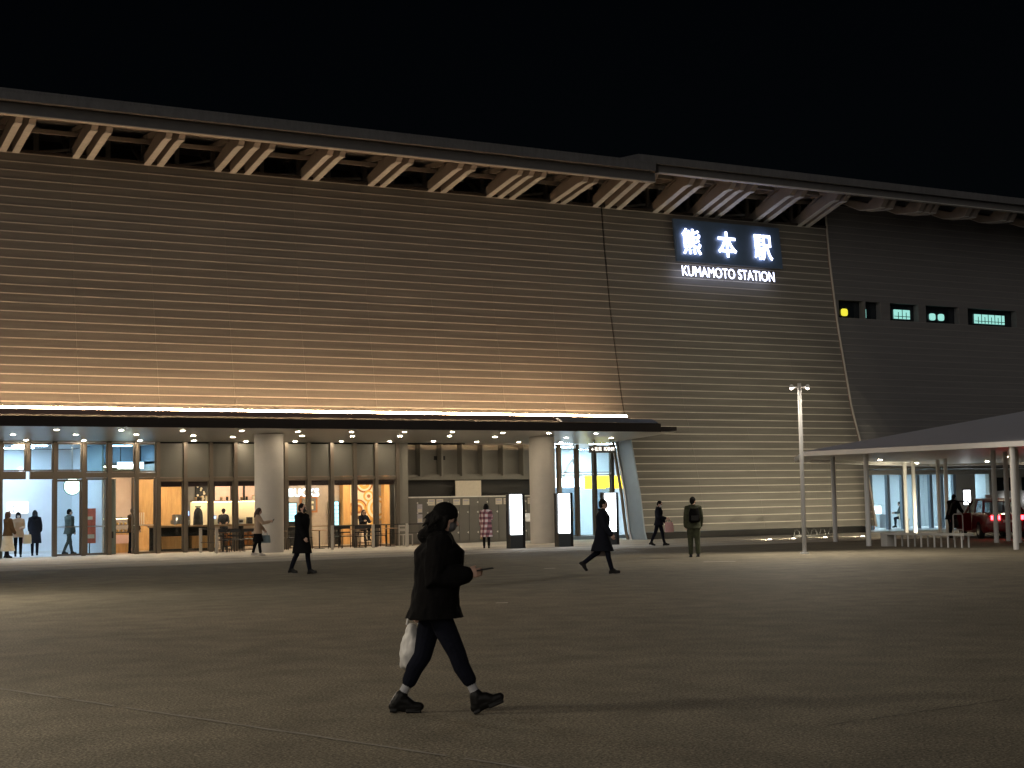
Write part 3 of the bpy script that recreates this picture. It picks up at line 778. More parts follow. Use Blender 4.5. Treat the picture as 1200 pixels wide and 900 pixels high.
m = MB(); m.box(-.17, -.145, -.035, -.028, -.04, .05); m.box(.13, .155, -.035, -.028, -.02, .07); m.build('mark', 'green', t, False)
m = MB(); m.box(-.015, .015, .03, .05, .3, 1.5); m.build('hanger', 'chrome', t, False)
t = thing('poster_stand', (15.2, 58.4, .02), 'orange red poster on a stand inside the second glass door', 'poster')
t.location = (14.75, 58.2, .02)
m = MB(); m.box(-.22, .22, -.015, .015, .42, 1.72); m.build('poster', 'poster', t, False)
m = MB(); m.box(-.19, .10, -.02, -.016, 1.3, 1.42); m.box(-.19, .17, -.02, -.016, .6, .75); m.build('print', 'artcream', t, False)
m = MB(); m.box(-.02, .02, .02, .05, 0, 1.7); m.box(-.2, .2, -.12, .16, 0, .03); m.build('stand', 'rail', t, False)
t = thing('glass_column', (15.05, 57.9, .02), 'round clear column with a small dark box beside the second door', 'column')
t.location = (15.35, 57.6, .02)
m = MB(); m.tube([(0, 0, 0), (0, 0, 2.8)], .22, 24); m.build('shaft', mat('teal_grey_column', (.20, .25, .24), .12, .3), t, False, True)
m = MB(); m.box(-.04, .06, -.26, -.21, .6, .85); m.build('switch_box', 'black', t, False)
t = thing('lit_letter_sign', (16.4, 58.6, 3.35), 'white lit sign box hanging behind the upper glass of the second door', 'sign')
m = MB(); m.box(-.50, .50, -.06, .06, -.12, .14); m.build('box', 'whitebox', t, False)
m = MB(); m.box(-.4, -.37, -.02, .02, .14, .85); m.box(.37, .40, -.02, .02, .14, .85); m.build('hanger', 'rail', t, False)

# ------------------------------------------------------------------ café contents
t = thing('shop_sign', (24.1, 61.95, 2.1), 'white glowing coffee shop lettering on the cafe wall behind the left column', 'sign')
text_mesh('lettering', 'STARBUCKS', .5, 'shopletter', t, (23.06, 61.93, 2.1), (PI / 2, 0, 0), .006, .04, 2.45, .34)
for x0, x1 in ((20.85, 21.5), (21.62, 22.05), (22.15, 22.62)):
    t = thing('menu_board', ((x0 + x1) / 2, 61.84, 2.3), 'pinkish menu board in a dark frame above the cafe counter', 'menu board', 0, 'menu boards over the counter')
    w = (x1 - x0) / 2
    m = MB(); m.box(-w - .04, w + .04, 0, .04, -.36, .36); m.build('frame', 'black', t, False)
    m = MB(); m.box(-w, w, -.012, -.001, -.32, .32); m.build('face', 'pink', t, False)
t = thing('wall_picture', (20.25, 61.88, 2.3), 'dark picture with pale blots left of the menu boards', 'picture')
m = MB(); m.box(-.25, .25, -.03, 0, -.38, .38); m.build('frame', 'blackmat', t, False)
m = MB(); rr = random.Random(5)
for k in range(9): m.disc((-.15 + rr.random() * .3, -.036, -.3 + k * .07), .03 + rr.random() * .035, 'y', .006, 12)
m.build('print', 'cream', t, False)
t = thing('wall_picture', (25.05, 61.98, 1.75), 'framed dark picture with pale bands below the shop lettering', 'picture')
m = MB(); m.box(-.40, .40, -.04, 0, -.34, .36); m.build('frame', 'artbrown', t, False)
m = MB(); m.box(-.32, .32, -.05, -.041, -.26, .28); m.build('print', 'greywall', t, False)
m = MB(); m.box(-.2, .2, -.056, -.051, -.2, -.05); m.box(-.14, .22, -.056, -.051, .05, .14); m.build('band', 'cream', t, False)
for X, za, zb, w, L in ((24.24, 1.05, 1.82, .36, 'cyan glowing drinks screen left of the framed picture'), (26.17, .8, 1.86, .38, 'tall cyan glowing screen beside the orange wooden pillar')):
    t = thing('lit_screen', (X, 61.8, za), L, 'screen')
    m = MB(); m.box(-w / 2 - .03, w / 2 + .03, 0, .16, -za + .02, zb - za + .03); m.build('cabinet', 'black', t, False)
    m = MB(); m.box(-w / 2, w / 2, -.015, -.001, 0, zb - za); m.build('screen', 'cyan', t, False)
    m = MB()
    for k in range(1, 6): m.box(-w / 2, w / 2, -.022, -.016, k * (zb - za) / 6, k * (zb - za) / 6 + .018)
    m.build('shelf_line', 'reveal', t, False)
# counter
t = thing('cafe_counter', (19.6, 58.9, .02), 'long wooden cafe counter along the left glass bays', 'counter')
m = MB(); m.box(-2.35, 2.4, -.35, .35, .93, 1.0); m.build('worktop', 'wood2', t, False)
m = MB(); m.box(-2.3, .3, -.25, .3, .0, .08); m.box(-2.3, .3, .2, .3, .08, .93); m.build('plinth', 'blackmat', t, False)
for x in (-1.95, -.75):
    m = MB(); m.box(x, x + 1.05, -.22, .18, .1, .58); m.build('front_panel', 'wood', t, False)
for x in (1.3, 2.3):
    m = MB(); m.box(x - .04, x + .04, -.25, .25, 0, .93); m.build('leg', 'blackmat', t, False)
t = thing('display_case', (16.1, 59.8, .02), 'glass pastry display case with lit goods behind the second door', 'display case')
m = MB(); m.box(-.75, .75, -.3, .3, 0, .75); m.build('base', 'wood', t, False)
m = MB(); m.box(-.75, .75, -.3, .3, .75, .79); m.box(-.75, .75, -.3, .3, 1.32, 1.36); m.box(-.75, -.72, -.3, -.27, .79, 1.32); m.box(.72, .75, -.3, -.27, .79, 1.32); m.box(-.72, .72, -.1, .25, 1.05, 1.07); m.build('frame', 'black', t, False)
m = MB()
for k in range(9):
    m.ball((-.62 + k * .155, 0.05, .84), (.06, .06, .05), 8, 5); m.ball((-.62 + k * .155, .08, 1.11), (.055, .06, .045), 8, 5)
m.build('pastry', 'artgold', t, False)
m = MB(); m.box(-.72, .72, -.29, -.28, .79, 1.32); m.build('pane', 'glass', t, False)
m = MB(); m.box(-.7, .7, -.26, -.24, 1.30, 1.315); m.build('light_strip', 'shelflight', t, False)
m = MB(); m.box(-.7, .7, -.305, -.301, .35, .68); m.build('goods_panel', 'pink', t, False)
t = thing('espresso_machine', (18.5, 59.0, 1.02), 'steel coffee machine with a blue screen on the counter', 'coffee machine')
m = MB(); m.box(-.35, .3, -.2, .2, .05, .2); m.box(-.28, .25, -.15, .2, .2, .42); m.tube([(-.3, -.18, .0), (-.3, -.18, .05)], .03, 8); m.tube([(.25, -.18, 0), (.25, -.18, .05)], .03, 8); m.build('body', 'chrome', t, False)
m = MB(); m.box(.0, .28, -.17, -.12, .38, .55); m.build('screen', 'screen', t, False)
m = MB(); m.tube([(-.2, -.2, .3), (-.26, -.28, .2), (-.27, -.28, .08)], .015, 6); m.tube([(0, -.2, .25), (0, -.3, .24)], .02, 6); m.build('spout', 'chrome', t, False)
t = thing('coffee_grinder', (19.2, 59.0, 1.02), 'dark tall coffee grinder beside the steel coffee machine', 'grinder')
m = MB(); m.loft([(0, 0, 0, .2, .16), (0, 0, .3, .19, .15), (0, 0, .5, .17, .14), (0, 0, .62, .12, .1), (0, 0, .68, .05, .05)]); m.build('body', 'blackmat', t, False, True)
m = MB(); m.tube([(0, 0, .68), (0, 0, .75)], [.1, .13], 14); m.build('hopper', 'carglass', t, False)
t = thing('till_screen', (19.75, 58.9, 1.02), 'small glowing blue till screen on the counter', 'till')
m = MB(); m.box(-.14, .14, -.02, .0, .1, .34); m.build('screen', 'screen', t, False)
m = MB(); m.box(-.16, .16, .001, .03, .08, .36); m.box(-.03, .03, .0, .04, 0, .1); m.box(-.1, .1, -.06, .08, 0, .02); m.build('stand', 'black', t, False)
t = thing('paper_bag', (19.95, 58.7, 1.02), 'small cream paper bag standing below the till screen', 'bag')
m = MB(); m.box(-.3, -.08, -.06, .06, 0, .24); m.build('bag', 'cream', t, False)
m = MB(); m.tube([(-.25, 0, .24), (-.22, 0, .32), (-.15, 0, .32), (-.12, 0, .24)], .008, 6); m.build('handle', 'paper', t, False)
for k, X in enumerate((20.0, 20.22, 20.45, 21.1, 21.35, 21.75, 21.98, 22.2, 22.5)):
    t = thing('storage_jar', (X, 61.78, 1.99), 'small jar standing on the wall shelf below the menu boards', 'jar', 0, 'jars on the cafe wall shelf')
    m = MB(); m.tube([(0, 0, 0), (0, 0, .11 + .03 * (k % 3))], .05, 12); m.build('jar', ('wood2', 'black', 'cream')[k % 3], t, False)
    m = MB(); m.tube([(0, 0, .111 + .03 * (k % 3)), (0, 0, .135 + .03 * (k % 3))], .053, 12); m.build('lid', 'wood', t, False)
for k, X in enumerate((20.95, 21.25, 21.9, 22.3)):
    t = thing('shelf_box', (X, 61.74, 1.0), 'dark kitchen appliance standing before the lit back wall of the cafe', 'appliance', 0, 'appliances along the cafe back wall')
    m = MB(); m.box(-.11, .11, -.1, .08, 0, .2 + .07 * (k % 2)); m.build('body', ('chrome', 'blackmat')[k % 2], t, False)
    m = MB(); m.box(-.08, .08, -.115, -.101, .06, .15); m.build('panel', 'black', t, False)
t = thing('goods_shelf', (21.35, 59.22, .02), 'low black shelf filled with orange packets behind the terrace chairs', 'shelf')
m = MB()
for z in (.12, .42, .72): m.box(-1.1, 1.1, -.2, .2, z, z + .03)
for x in (-1.1, -.37, .37, 1.07): m.box(x, x + .03, -.2, .2, 0, .75)
m.build('frame', 'black', t, False)
m = MB()
for z in (.15, .45):
    for k in range(11):
        x = -1.0 + k * .19
        m.box(x, x + .13, -.15, .05, z, z + .18 + .04 * (k % 3))
m.build('packets', 'orangegoods', t, False)
t = thing('wall_mural', (27.95, 61.98, 1.4), 'cream wall art of brown and gold concentric circles at the cafe right end', 'wall art')
m = MB(); m.box(-1.0, .42, -.03, 0, -1.3, 1.5); m.build('panel', 'artcream', t, False)
def ringart(cx, cz, rs, y):
    for k, (r_, mt) in enumerate(rs):
        m = MB(); m.disc((cx, y - k * .008, cz), r_, 'y', .012, 32); m.build('circle', mt, t, False)
ringart(-.60, .12, ((.43, 'artbrown'), (.36, 'artgold'), (.28, 'artcream'), (.20, 'artbrown'), (.10, 'artgold')), -.04)
ringart(-.30, 1.25, ((.42, 'artbrown'), (.34, 'artcream'), (.26, 'artgold'), (.12, 'artcream')), -.04)
ringart(-.10, .68, ((.25, 'artgold'), (.17, 'artcream'), (.08, 'artbrown')), -.05)
ringart(.32, .15, ((.55, 'artgold'), (.48, 'artcream'), (.36, 'artgold'), (.27, 'artcream')), -.045)
m = MB(); m.prism([(-.10, .6), (.10, .5), (.3, -1.25), (0, -1.25)], 'y', -.036, -.031); m.build('ribbon', 'artgold', t, False)
for k, (X, Y, Z) in enumerate(((19.9, 59.6, 2.55), (22.9, 59.8, 2.6), (25.1, 59.9, 2.7))):
    t = thing('pendant_lamp', (X, Y, Z), 'small warm pendant lamp hanging inside the cafe', 'lamp', 0, 'pendant lamps in the cafe')
    m = MB(); m.tube([(0, 0, .14), (0, 0, 3.39 - Z)], .008, 6); m.build('cord', 'black', t, False)
    m = MB(); m.loft([(0, 0, -.02, .1, .1), (0, 0, .06, .08, .08), (0, 0, .14, .03, .03)], 14); m.build('lamp_shade', 'black', t, False, True)
    m = MB(); m.ball((0, 0, -.03), .04, 10, 6); m.build('bulb', 'lens', t, False, True)

# ------------------------------------------------------------------ terrace furniture
def make_chair(label, group, mt='black'):
    t = thing('cafe_chair', (0, 0, 0), label, 'chair', 0, group)
    m = MB(); m.prism([(-.2, -.2), (.2, -.21), (.22, .2), (-.22, .2)], 'z', .44, .475); m.build('seat', mt, t, False)
    for sx in (-1, 1):
        m = MB(); m.tube([(sx * .19, -.18, .44), (sx * .21, -.22, 0)], .014, 8); m.build('leg', mt, t, False)
        m = MB(); m.tube([(sx * .19, .2, .86), (sx * .19, .18, .45), (sx * .21, .24, 0)], .014, 8); m.build('leg', mt, t, False)
    m = MB()
    m.box(-.2, .2, .185, .21, .74, .86); m.box(-.19, .19, .18, .2, .58, .63); m.build('backrest', mt, t, False)
    return t
ch = make_chair('black cafe chair on the terrace behind the low railing', 'terrace chairs')
for i, (X, Y, a) in enumerate(((20.9, 56.2, .3), (21.9, 55.8, 2.9), (22.6, 56.3, .2), (23.6, 55.7, 3.0), (24.35, 56.3, -.2), (25.2, 55.9, 2.8), (25.75, 56.3, .1), (19.3, 56.3, .5), (18.95, 55.5, 2.7), (19.75, 56.35, .1), (20.15, 55.9, 2.9), (19.5, 55.3, 2.4), (21.6, 56.5, -.4), (24.6, 55.5, 2.6))):
    o = ch if i == 0 else dup(ch)
    o.location = (X, Y, .018); o.rotation_euler = (0, 0, a)
def make_table(label, group):
    t = thing('cafe_table', (0, 0, 0), label, 'table', 0, group)
    m = MB(); m.tube([(0, 0, .71), (0, 0, .735)], .33, 28); m.build('tabletop', 'wood2', t, False)
    m = MB(); m.tube([(0, 0, .02), (0, 0, .71)], .025, 10); m.build('stem', 'black', t, False)
    m = MB(); m.tube([(0, 0, 0), (0, 0, .025)], [.22, .2], 24); m.build('base', 'black', t, False)
    return t
tb = make_table('round dark table between the terrace chairs', 'terrace tables')
for i, (X, Y) in enumerate(((21.4, 56.0), (23.1, 56.05), (24.8, 56.1), (26.2, 56.2), (19.15, 55.9))):
    o = tb if i == 0 else dup(tb)
    o.location = (X, Y, .018)
t = thing('terrace_chair', (26.75, 55.9, .018), 'pale wooden chair at the right end of the terrace railing', 'chair')
m = MB(); m.prism([(-.22, -.2), (.22, -.2), (.22, .22), (-.22, .22)], 'z', .44, .48); m.build('seat', 'railpost', t, False)
for sx in (-.2, .2):
    m = MB(); m.box(sx - .02, sx + .02, -.2, -.16, 0, .44); m.build('leg', 'railpost', t, False)
    m = MB(); m.box(sx - .02, sx + .02, .18, .22, 0, .88); m.build('leg', 'railpost', t, False)
m = MB(); m.box(-.18, .18, .185, .215, .6, .7); m.box(-.18, .18, .185, .215, .78, .86); m.build('backrest', 'railpost', t, False)
t = thing('terrace_railing', (24.8, 55.2, .012), 'low dark railing on pale posts before the right terrace chairs', 'railing')
pts = ((23.03, 54.6), (25.0, 55.2), (26.5, 55.3), (28.0, 55.4))
for X, Y in pts[:3]:
    m = MB(); m.box(X - .05, X + .05, Y - .04, Y + .04, .012, .93); m.build('post', 'railpost', t)
for (xa, ya), (xb, yb) in zip(pts, pts[1:]):
    m = MB(); m.bar((xa + .05, ya, .90), (xb - .05, yb, .90), .035, .035); m.bar((xa + .05, ya, .55), (xb - .05, yb, .55), .015, .015); m.build('rail', 'rail', t)
m = MB(); m.box(27.96, 28.04, 55.36, 55.44, .012, .93); m.build('post', 'rail', t)
t = thing('terrace_railing', (19.0, 55.0, .012), 'short railing on two pale posts left of the left column', 'railing')
for X, Y in ((18.46, 54.6), (18.38, 56.2)):
    m = MB(); m.box(X - .05, X + .05, Y - .04, Y + .04, .012, .93); m.build('post', 'railpost', t)
m = MB(); m.bar((18.46, 54.65, .90), (18.38, 56.15, .90), .03, .03); m.bar((18.46, 54.65, .40), (18.38, 56.15, .40), .02, .02); m.build('rail', 'rail', t)
m = MB(); m.bar((18.52, 54.62, .88), (19.66, 54.5, .88), .03, .03); m.build('rail', 'rail', t)

# ------------------------------------------------------------------ street lamp and ground lights
def street_lamp(X, Y, label, rz=0., energy=900., hot=1.):
    t = thing('street_lamp', (X, Y, 0), label, 'street lamp', rz, 'slim street lamps')
    m = MB(); m.tube([(0, 0, 0), (0, 0, 5.05)], [.066, .056], 14); m.build('pole', 'pole', t, False, True)
    m = MB(); m.tube([(0, 0, 0), (0, 0, .04)], .14, 16); m.build('base_plate', 'whitesteel', t, False)
    for sx in (-1, 1):
        m = MB(); m.tube([(sx * .07, 0, 4.93), (sx * .22, 0, 4.95)], .03, 8); h = m.build('lamp_arm', 'whitesteel', t, False)
        m = MB(); m.tube([(sx * .24, -.06, 4.96), (sx * .24, .06, 4.96)], .055, 14); h = m.build('lamp_head', 'whitesteel', t, False)
        m = MB(); m.ball((sx * .24, -.02, 4.89), (.045, .05, .03), 12, 7); m.build('lens', 'lamp', h, False, True)
        lamp('street_lamp_light', 'SPOT', t, (sx * .27, -.10, 4.86), energy, (1., .89, .72), .08 if energy == 700.5 else .45, 150, (R(-38), R(sx * -20), 0), .5)
    return t
street_lamp(30.0, 35.5, 'slim pale pole with two small bright lamps before the ribbed wall', R(-28), 700)
for X, Y, e in ((-3.0, 14.5, 480), (3.0, 30.5, 700), (13.5, 1.0, 2300), (33., 16., 1500)):  # unseen posts: the left pair follows the shadows, the rest added as fill
    street_lamp(X, Y, 'slim pale street lamp out of view, lighting the open plaza', R(40), e)
gl = thing('ground_light', (39.28, 48.58, .012), 'small round glowing uplight set in the paving before the ribbed wall', 'light', 0, 'uplights in the paving')
m = MB(); m.tube([(0, 0, 0), (0, 0, .012)], .12, 18); m.build('rim', 'chrome', gl, False)
m = MB(); m.ball((0, 0, .014), (.085, .085, .02), 14, 7); m.build('lens', 'uplight', gl, False)
lps = [(39.28, 48.58), (40.6, 48.7), (42.38, 48.84), (44.1, 48.5), (46.6, 49.0), (48.6, 49.2)]  # row extended with added uplights to brighten the lower wall
for i, (X, Y) in enumerate(lps):
    o = gl if i == 0 else dup(gl, (X, Y, .012))
    lamp('uplight_lamp', 'SPOT', o, (0, 0, .05), 270., (1., .87, .60), .06, 120, (R(112), 0, 0), .9)

# ------------------------------------------------------------------ taxi canopy
TC = thing('taxi_canopy', (44, 40, 0), 'low pale taxi stand canopy with shallow pitched roof on thin posts', 'canopy')
ev = [(34.4, 40.6), (35.63, 32.1), (36.9, 23.0), (62, 23.0), (66, 47), (54, 55.0), (39.5, 47.2)]
zt, th = 3.06, .16
r1, r2 = (47.0, 42.0, 4.90), (60.0, 38.0, 5.5)
m = MB()
n = len(ev)
m.add([(x, y, zt + .165) for x, y in ev] + [r1, r2], [(0, 1, 7), (1, 2, 8, 7), (2, 3, 8), (3, 4, 8), (4, 5, 7, 8), (5, 6, 7), (6, 0, 7)])
m.build('roof_sheet', 'canopyroof', TC)
m = MB()
cx, cy = sum(x for x, _ in ev) / n, sum(y for _, y in ev) / n
inn = [(x + (cx - x) * .045, y + (cy - y) * .045) for x, y in ev]
vs = [(x, y, zt) for x, y in ev] + [(x, y, zt + .16) for x, y in ev] + [(x, y, zt - .0) for x, y in inn] + [(x, y, zt + .16) for x, y in inn]
fs = []
for i in range(n):
    k = (i + 1) % n
    fs += [(i, k, n + k, n + i), (n + i, n + k, 3 * n + k, 3 * n + i), (3 * n + i, 3 * n + k, 2 * n + k, 2 * n + i), (2 * n + i, 2 * n + k, k, i)]
m.add(vs, fs); m.build('eave', 'whitesteel', TC)
m = MB(); m.prism([(x, y) for x, y in inn], 'z', zt + .10, zt + .13); m.build('ceiling', 'whitesteel', TC)
for X, Y in ((35.75, 32.7), (35.95, 39.25), (38.85, 44.2), (40.54, 37.94), (47.58, 47.6), (46.67, 46.26), (49.88, 51.95), (48.85, 50.35), (42.23, 38.96), (40.87, 37.23), (44.5, 37.5), (50, 40), (55, 48)):
    m = MB(); m.tube([(X, Y, 0), (X, Y, zt + .1)], .085, 12); m.build('post', 'whitesteel', TC, smooth=True)
for i, (X, Y) in enumerate(((47.2, 43.5), (52.5, 49.5), (46, 34.5), (50.5, 51.8), (57, 51), (44.0, 47.2))):  # further lamps added here to brighten the lintel behind
    t = thing('canopy_light', (X, Y, zt + .10), 'small downlight under the taxi stand canopy, in a set enlarged to light the lintel', 'light', 0, 'lights under the taxi canopy')
    m = MB(); m.tube([(0, 0, -.02), (0, 0, 0)], .1, 16); m.build('rim', 'whitesteel', t, False)
    m = MB(); m.tube([(0, 0, -.03), (0, 0, -.021)], .07, 14); m.build('lens', 'lens', t, False)
t = thing('long_bench', (36.17, 36.85, 0), 'long low pale bench on thin legs under the taxi canopy', 'bench', math.atan2(35.02 - 38.7, .04))
m = MB(); m.box(-1.85, 1.85, -.2, .2, .38, .45); m.build('seat', 'bench', t, False)
m = MB(); m.box(-1.84, -1.55, -.18, .18, 0, .378); m.build('end_block', 'bench', t, False)
for k in range(6):
    for sy in (-.15, .15):
        x = -1.2 + k * .58
        m = MB(); m.box(x - .02, x + .02, sy - .02, sy + .02, 0, .378); m.build('leg', 'whitesteel', t, False)
t = thing('handrail_frame', (42.6, 41.7, 0), 'small white tubular frame standing beside the person at the taxi', 'handrail', R(-40))
m = MB(); m.tube([(-.17, 0, 0), (-.17, 0, .9), (-.13, 0, .95), (.13, 0, .95), (.17, 0, .9), (.17, 0, 0)], .022, 8); m.build('frame', 'whitesteel', t, False, True)
m = MB(); m.tube([(-.17, 0, .38), (.17, 0, .38)], .018, 8); m.build('crossbar', 'whitesteel', t, False)
# things in the wing hall
t = thing('vending_machine', (53.95, 60.4, .02), 'white lit drinks vending machine behind the first glass bay of the wing', 'vending machine')
m = MB(); m.box(-.5, .5, 0, .7, 0, 1.85); m.build('cabinet', 'white', t, False)
m = MB(); m.box(-.44, .44, -.02, -.001, .75, 1.75); m.build('display', 'whitebox', t, False)
for r_, mt in ((0, 'poster'), (1, 'navy'), (2, 'artgold')):
    m = MB()
    for k in range(8): m.tube([(-.38 + k * .108, -.045, .82 + r_ * .3), (-.38 + k * .108, -.045, .98 + r_ * .3)], .035, 8)
    m.build('bottles', mt, t, False)
m = MB(); m.box(-.3, .3, -.02, -.001, .15, .35); m.build('tray', 'black', t, False)
t = thing('ticket_desk', (56.6, 61.2, .02), 'white desk with raised panel inside the wing hall', 'desk')
m = MB(); m.box(-.6, .6, -.3, .3, .7, .75); m.box(-.58, -.52, -.28, .28, 0, .7); m.box(.52, .58, -.28, .28, 0, .7); m.build('desk', 'white', t, False)
m = MB(); m.box(-.58, .58, .2, .26, .75, 1.15); m.build('panel', 'whitebox', t, False)
t = thing('red_stool', (53.9, 58.8, .02), 'low red stool in front of the vending machine', 'stool')
m = MB(); m.box(-.45, .35, -.15, .15, .3, .36); m.build('seat', 'poster', t, False)
for sx in (-.38, .28):
    m = MB(); m.box(sx - .02, sx + .02, -.1, .1, 0, .3); m.build('leg', 'poster', t, False)
t = thing('lit_poster', (59.75, 57.84, 1.55), 'bright white lit poster on the beige pier of the wing', 'poster')
m = MB(); m.box(-.28, .28, -.05, .0, -.42, .42); m.build('frame', 'black', t, False)
m = MB(); m.box(-.24, .24, -.06, -.051, -.38, .36); m.build('face', 'kiosk', t, False)
for X, Z in ((62.6, 1.35), (64.2, 1.4)):
    t = thing('wall_lamp', (X, 57.8, Z), 'small bright white lamp on the wing wall behind the taxis', 'lamp', 0, 'bright lamps behind the taxis')
    m = MB(); m.ball((0, -.06, 0), (.16, .07, .16), 14, 8); m.build('lens', 'kiosk', t, False, True)
    m = MB(); m.box(-.1, .1, .0, .06, -.1, .1); m.build('mount', 'whitesteel', t, False)

# ------------------------------------------------------------------ taxis
def car(name, loc, rz, paint, tailm, label, open_door=False):
    t = thing(name, loc, label, 'car', rz, 'taxis under the canopy')
    st = [(-2.2, .62, .38, .80), (-2.16, .76, .28, .90), (-2.0, .82, .22, .96), (-1.5, .85, .20, .98), (-.9, .855, .20, .97), (.2, .855, .20, .95), (1.0, .85, .20, .93), (1.7, .82, .22, .84), (2.1, .74, .28, .74), (2.2, .62, .36, .62)]
    def ring(x, w, z0, z1):
        return [Vector((x, s_ * w * k, z)) for s_, k, z in ((-1, .90, z0), (-1, 1., z0 + .12), (-1, 1.0, (z0 + z1) / 2), (-1, .985, z1 - .1), (-1, .90, z1), (1, .90, z1), (1, .985, z1 - .1), (1, 1., (z0 + z1) / 2), (1, 1., z0 + .12), (1, .90, z0))]
    m = MB(); m.rings([ring(*a) for a in st]); m.build('body', paint, t, False, True)
    gh = [(-1.72, .74, .96, .97), (-1.20, .72, .96, 1.40), (-.9, .70, .96, 1.455), (.0, .70, .95, 1.47), (.45, .71, .94, 1.42), (1.15, .74, .92, .94)]
    m = MB(); m.rings([[Vector((x, -w, z0)), Vector((x, -w * .84, z1)), Vector((x, w * .84, z1)), Vector((x, w, z0))] for x, w, z0, z1 in gh], True); m.build('cabin_glass', 'carglass', t, False)
    m = MB()
    m.rings([[Vector((x, -w, z)), Vector((x, w, z)), Vector((x, w, z + .04)), Vector((x, -w, z + .04))] for x, w, z in ((-1.28, .6, 1.36), (-.9, .6, 1.455), (0, .6, 1.475), (.5, .6, 1.41))]); m.build('roof', paint, t, False, True)
    for s_ in (-1, 1):
        m = MB()
        m.bar((-1.72, s_ * .745, .96), (-1.22, s_ * .605, 1.41), .09, .05); m.build('pillar', paint, t, False)
        m = MB(); m.bar((1.16, s_ * .745, .93), (.46, s_ * .61, 1.43), .06, .05); m.build('pillar', paint, t, False)
        m = MB(); m.bar((-.25, s_ * .725, .95), (-.25, s_ * .605, 1.46), .07, .05); m.build('pillar', paint, t, False)
        m = MB(); m.box(-2.225, -2.10, s_ * .44 - .17, s_ * .44 + .17, .70, .86); m.build('tail_light', tailm, t, False)
        m = MB(); m.box(2.08, 2.18, s_ * .55 - .13, s_ * .55 + .13, .55, .68); m.build('headlight', 'whitemark', t, False)
        for x in (-1.32, 1.36):
            m = MB(); m.tube([(x, s_ * .70, .32), (x, s_ * .875, .32)], .32, 24); w = m.build('tyre', 'rubber', t, False)
            m = MB(); m.tube([(x, s_ * .876, .32), (x, s_ * .885, .32)], .19, 20); m.build('rim', 'chrome', w, False)
    m = MB(); m.box(-2.26, -2.12, -.74, .74, .34, .50); m.build('bumper', paint, t, False)
    m = MB(); m.box(-2.235, -2.22, -.17, .17, .60, .69); m.build('number_plate', 'whitemark', t, False)
    m = MB(); m.box(-.12, .08, -.2, .2, 1.52, 1.64); m.build('roof_lamp', 'whitemark', t, False)
    if open_door:
        d = bpy.data.objects.new('door', None)
        # rear left door swung out about its front edge
        a = R(66)
        hx, hy = -.25, .87
        def P(u, z): return (hx - u * math.cos(a), hy + u * math.sin(a), z)
        bpy.data.objects.remove(d)
        m = MB()
        def slab(poly, th=.06):
            nx_, ny_ = math.sin(a) * th / 2, math.cos(a) * th / 2
            k = len(poly)
            m.add([Vector(P(u, z)) + Vector((nx_, ny_, 0)) for u, z in poly] + [Vector(P(u, z)) - Vector((nx_, ny_, 0)) for u, z in poly],
                  [list(range(k)), list(range(k, 2 * k))[::-1]] + [(i, (i + 1) % k, k + (i + 1) % k, k + i) for i in range(k)])
        slab([(0, .28), (.55, .28), (.95, .62), (1.05, .93), (0, .96)])
        dr = m.build('door', paint, t, False)
        m = MB(); m.tube([P(.03, .95), P(.06, 1.36), P(.16, 1.42), P(.72, 1.40), P(.86, 1.30), P(1.02, .93)], .035, 8); m.build('window_frame', 'black', dr, False, True)
        m = MB(); m.bar(P(.78, .84), P(.95, .84), .03, .03); m.build('handle', 'chrome', dr, False)
    return t
hd = R(58)
car('parked_taxi', (45.95, 43.2, 0), hd, 'carred', 'tail', 'dark red taxi with glowing tail lights and its rear door open', True)
car('parked_taxi', (46.05, 39.35, 0), hd, 'carblack', 'tailoff', 'black taxi at the right edge in front of the dark red taxi')

# ------------------------------------------------------------------ people
def remesh(mb, vox, smooth=4):
    o = mb.build('tmp', 'skin')
    md = o.modifiers.new('r', 'REMESH'); md.mode = 'VOXEL'; md.voxel_size = vox
    ms_ = o.modifiers.new('s', 'SMOOTH'); ms_.iterations = smooth; ms_.factor = .5
    dg = bpy.context.evaluated_depsgraph_get()
    me = bpy.data.meshes.new_from_object(o.evaluated_get(dg))
    old = o.data
    bpy.data.objects.remove(o); bpy.data.meshes.remove(old)
    me.polygons.foreach_set('use_smooth', [True] * len(me.polygons))
    return me
def wrinkle(me, amp, sc=9., seed=0):
    for v, nrm in zip(me.vertices, [Vector(n_.vector) for n_ in me.vertex_normals]):
        p_ = v.co * sc
        k = noise.noise(Vector((p_.x, p_.y, p_.z * .45 + seed))) + .5 * noise.noise(Vector((p_.x * 2.3, p_.y * 2.3, p_.z * 1.4 - seed)))
        v.co += nrm * (k * amp)
def put(name, me, ms_, parent):
    me.materials.clear()
    for x in ms_: me.materials.append(M[x])
    o = bpy.data.objects.new(name, me); COL.objects.link(o); o.parent = parent
    return o
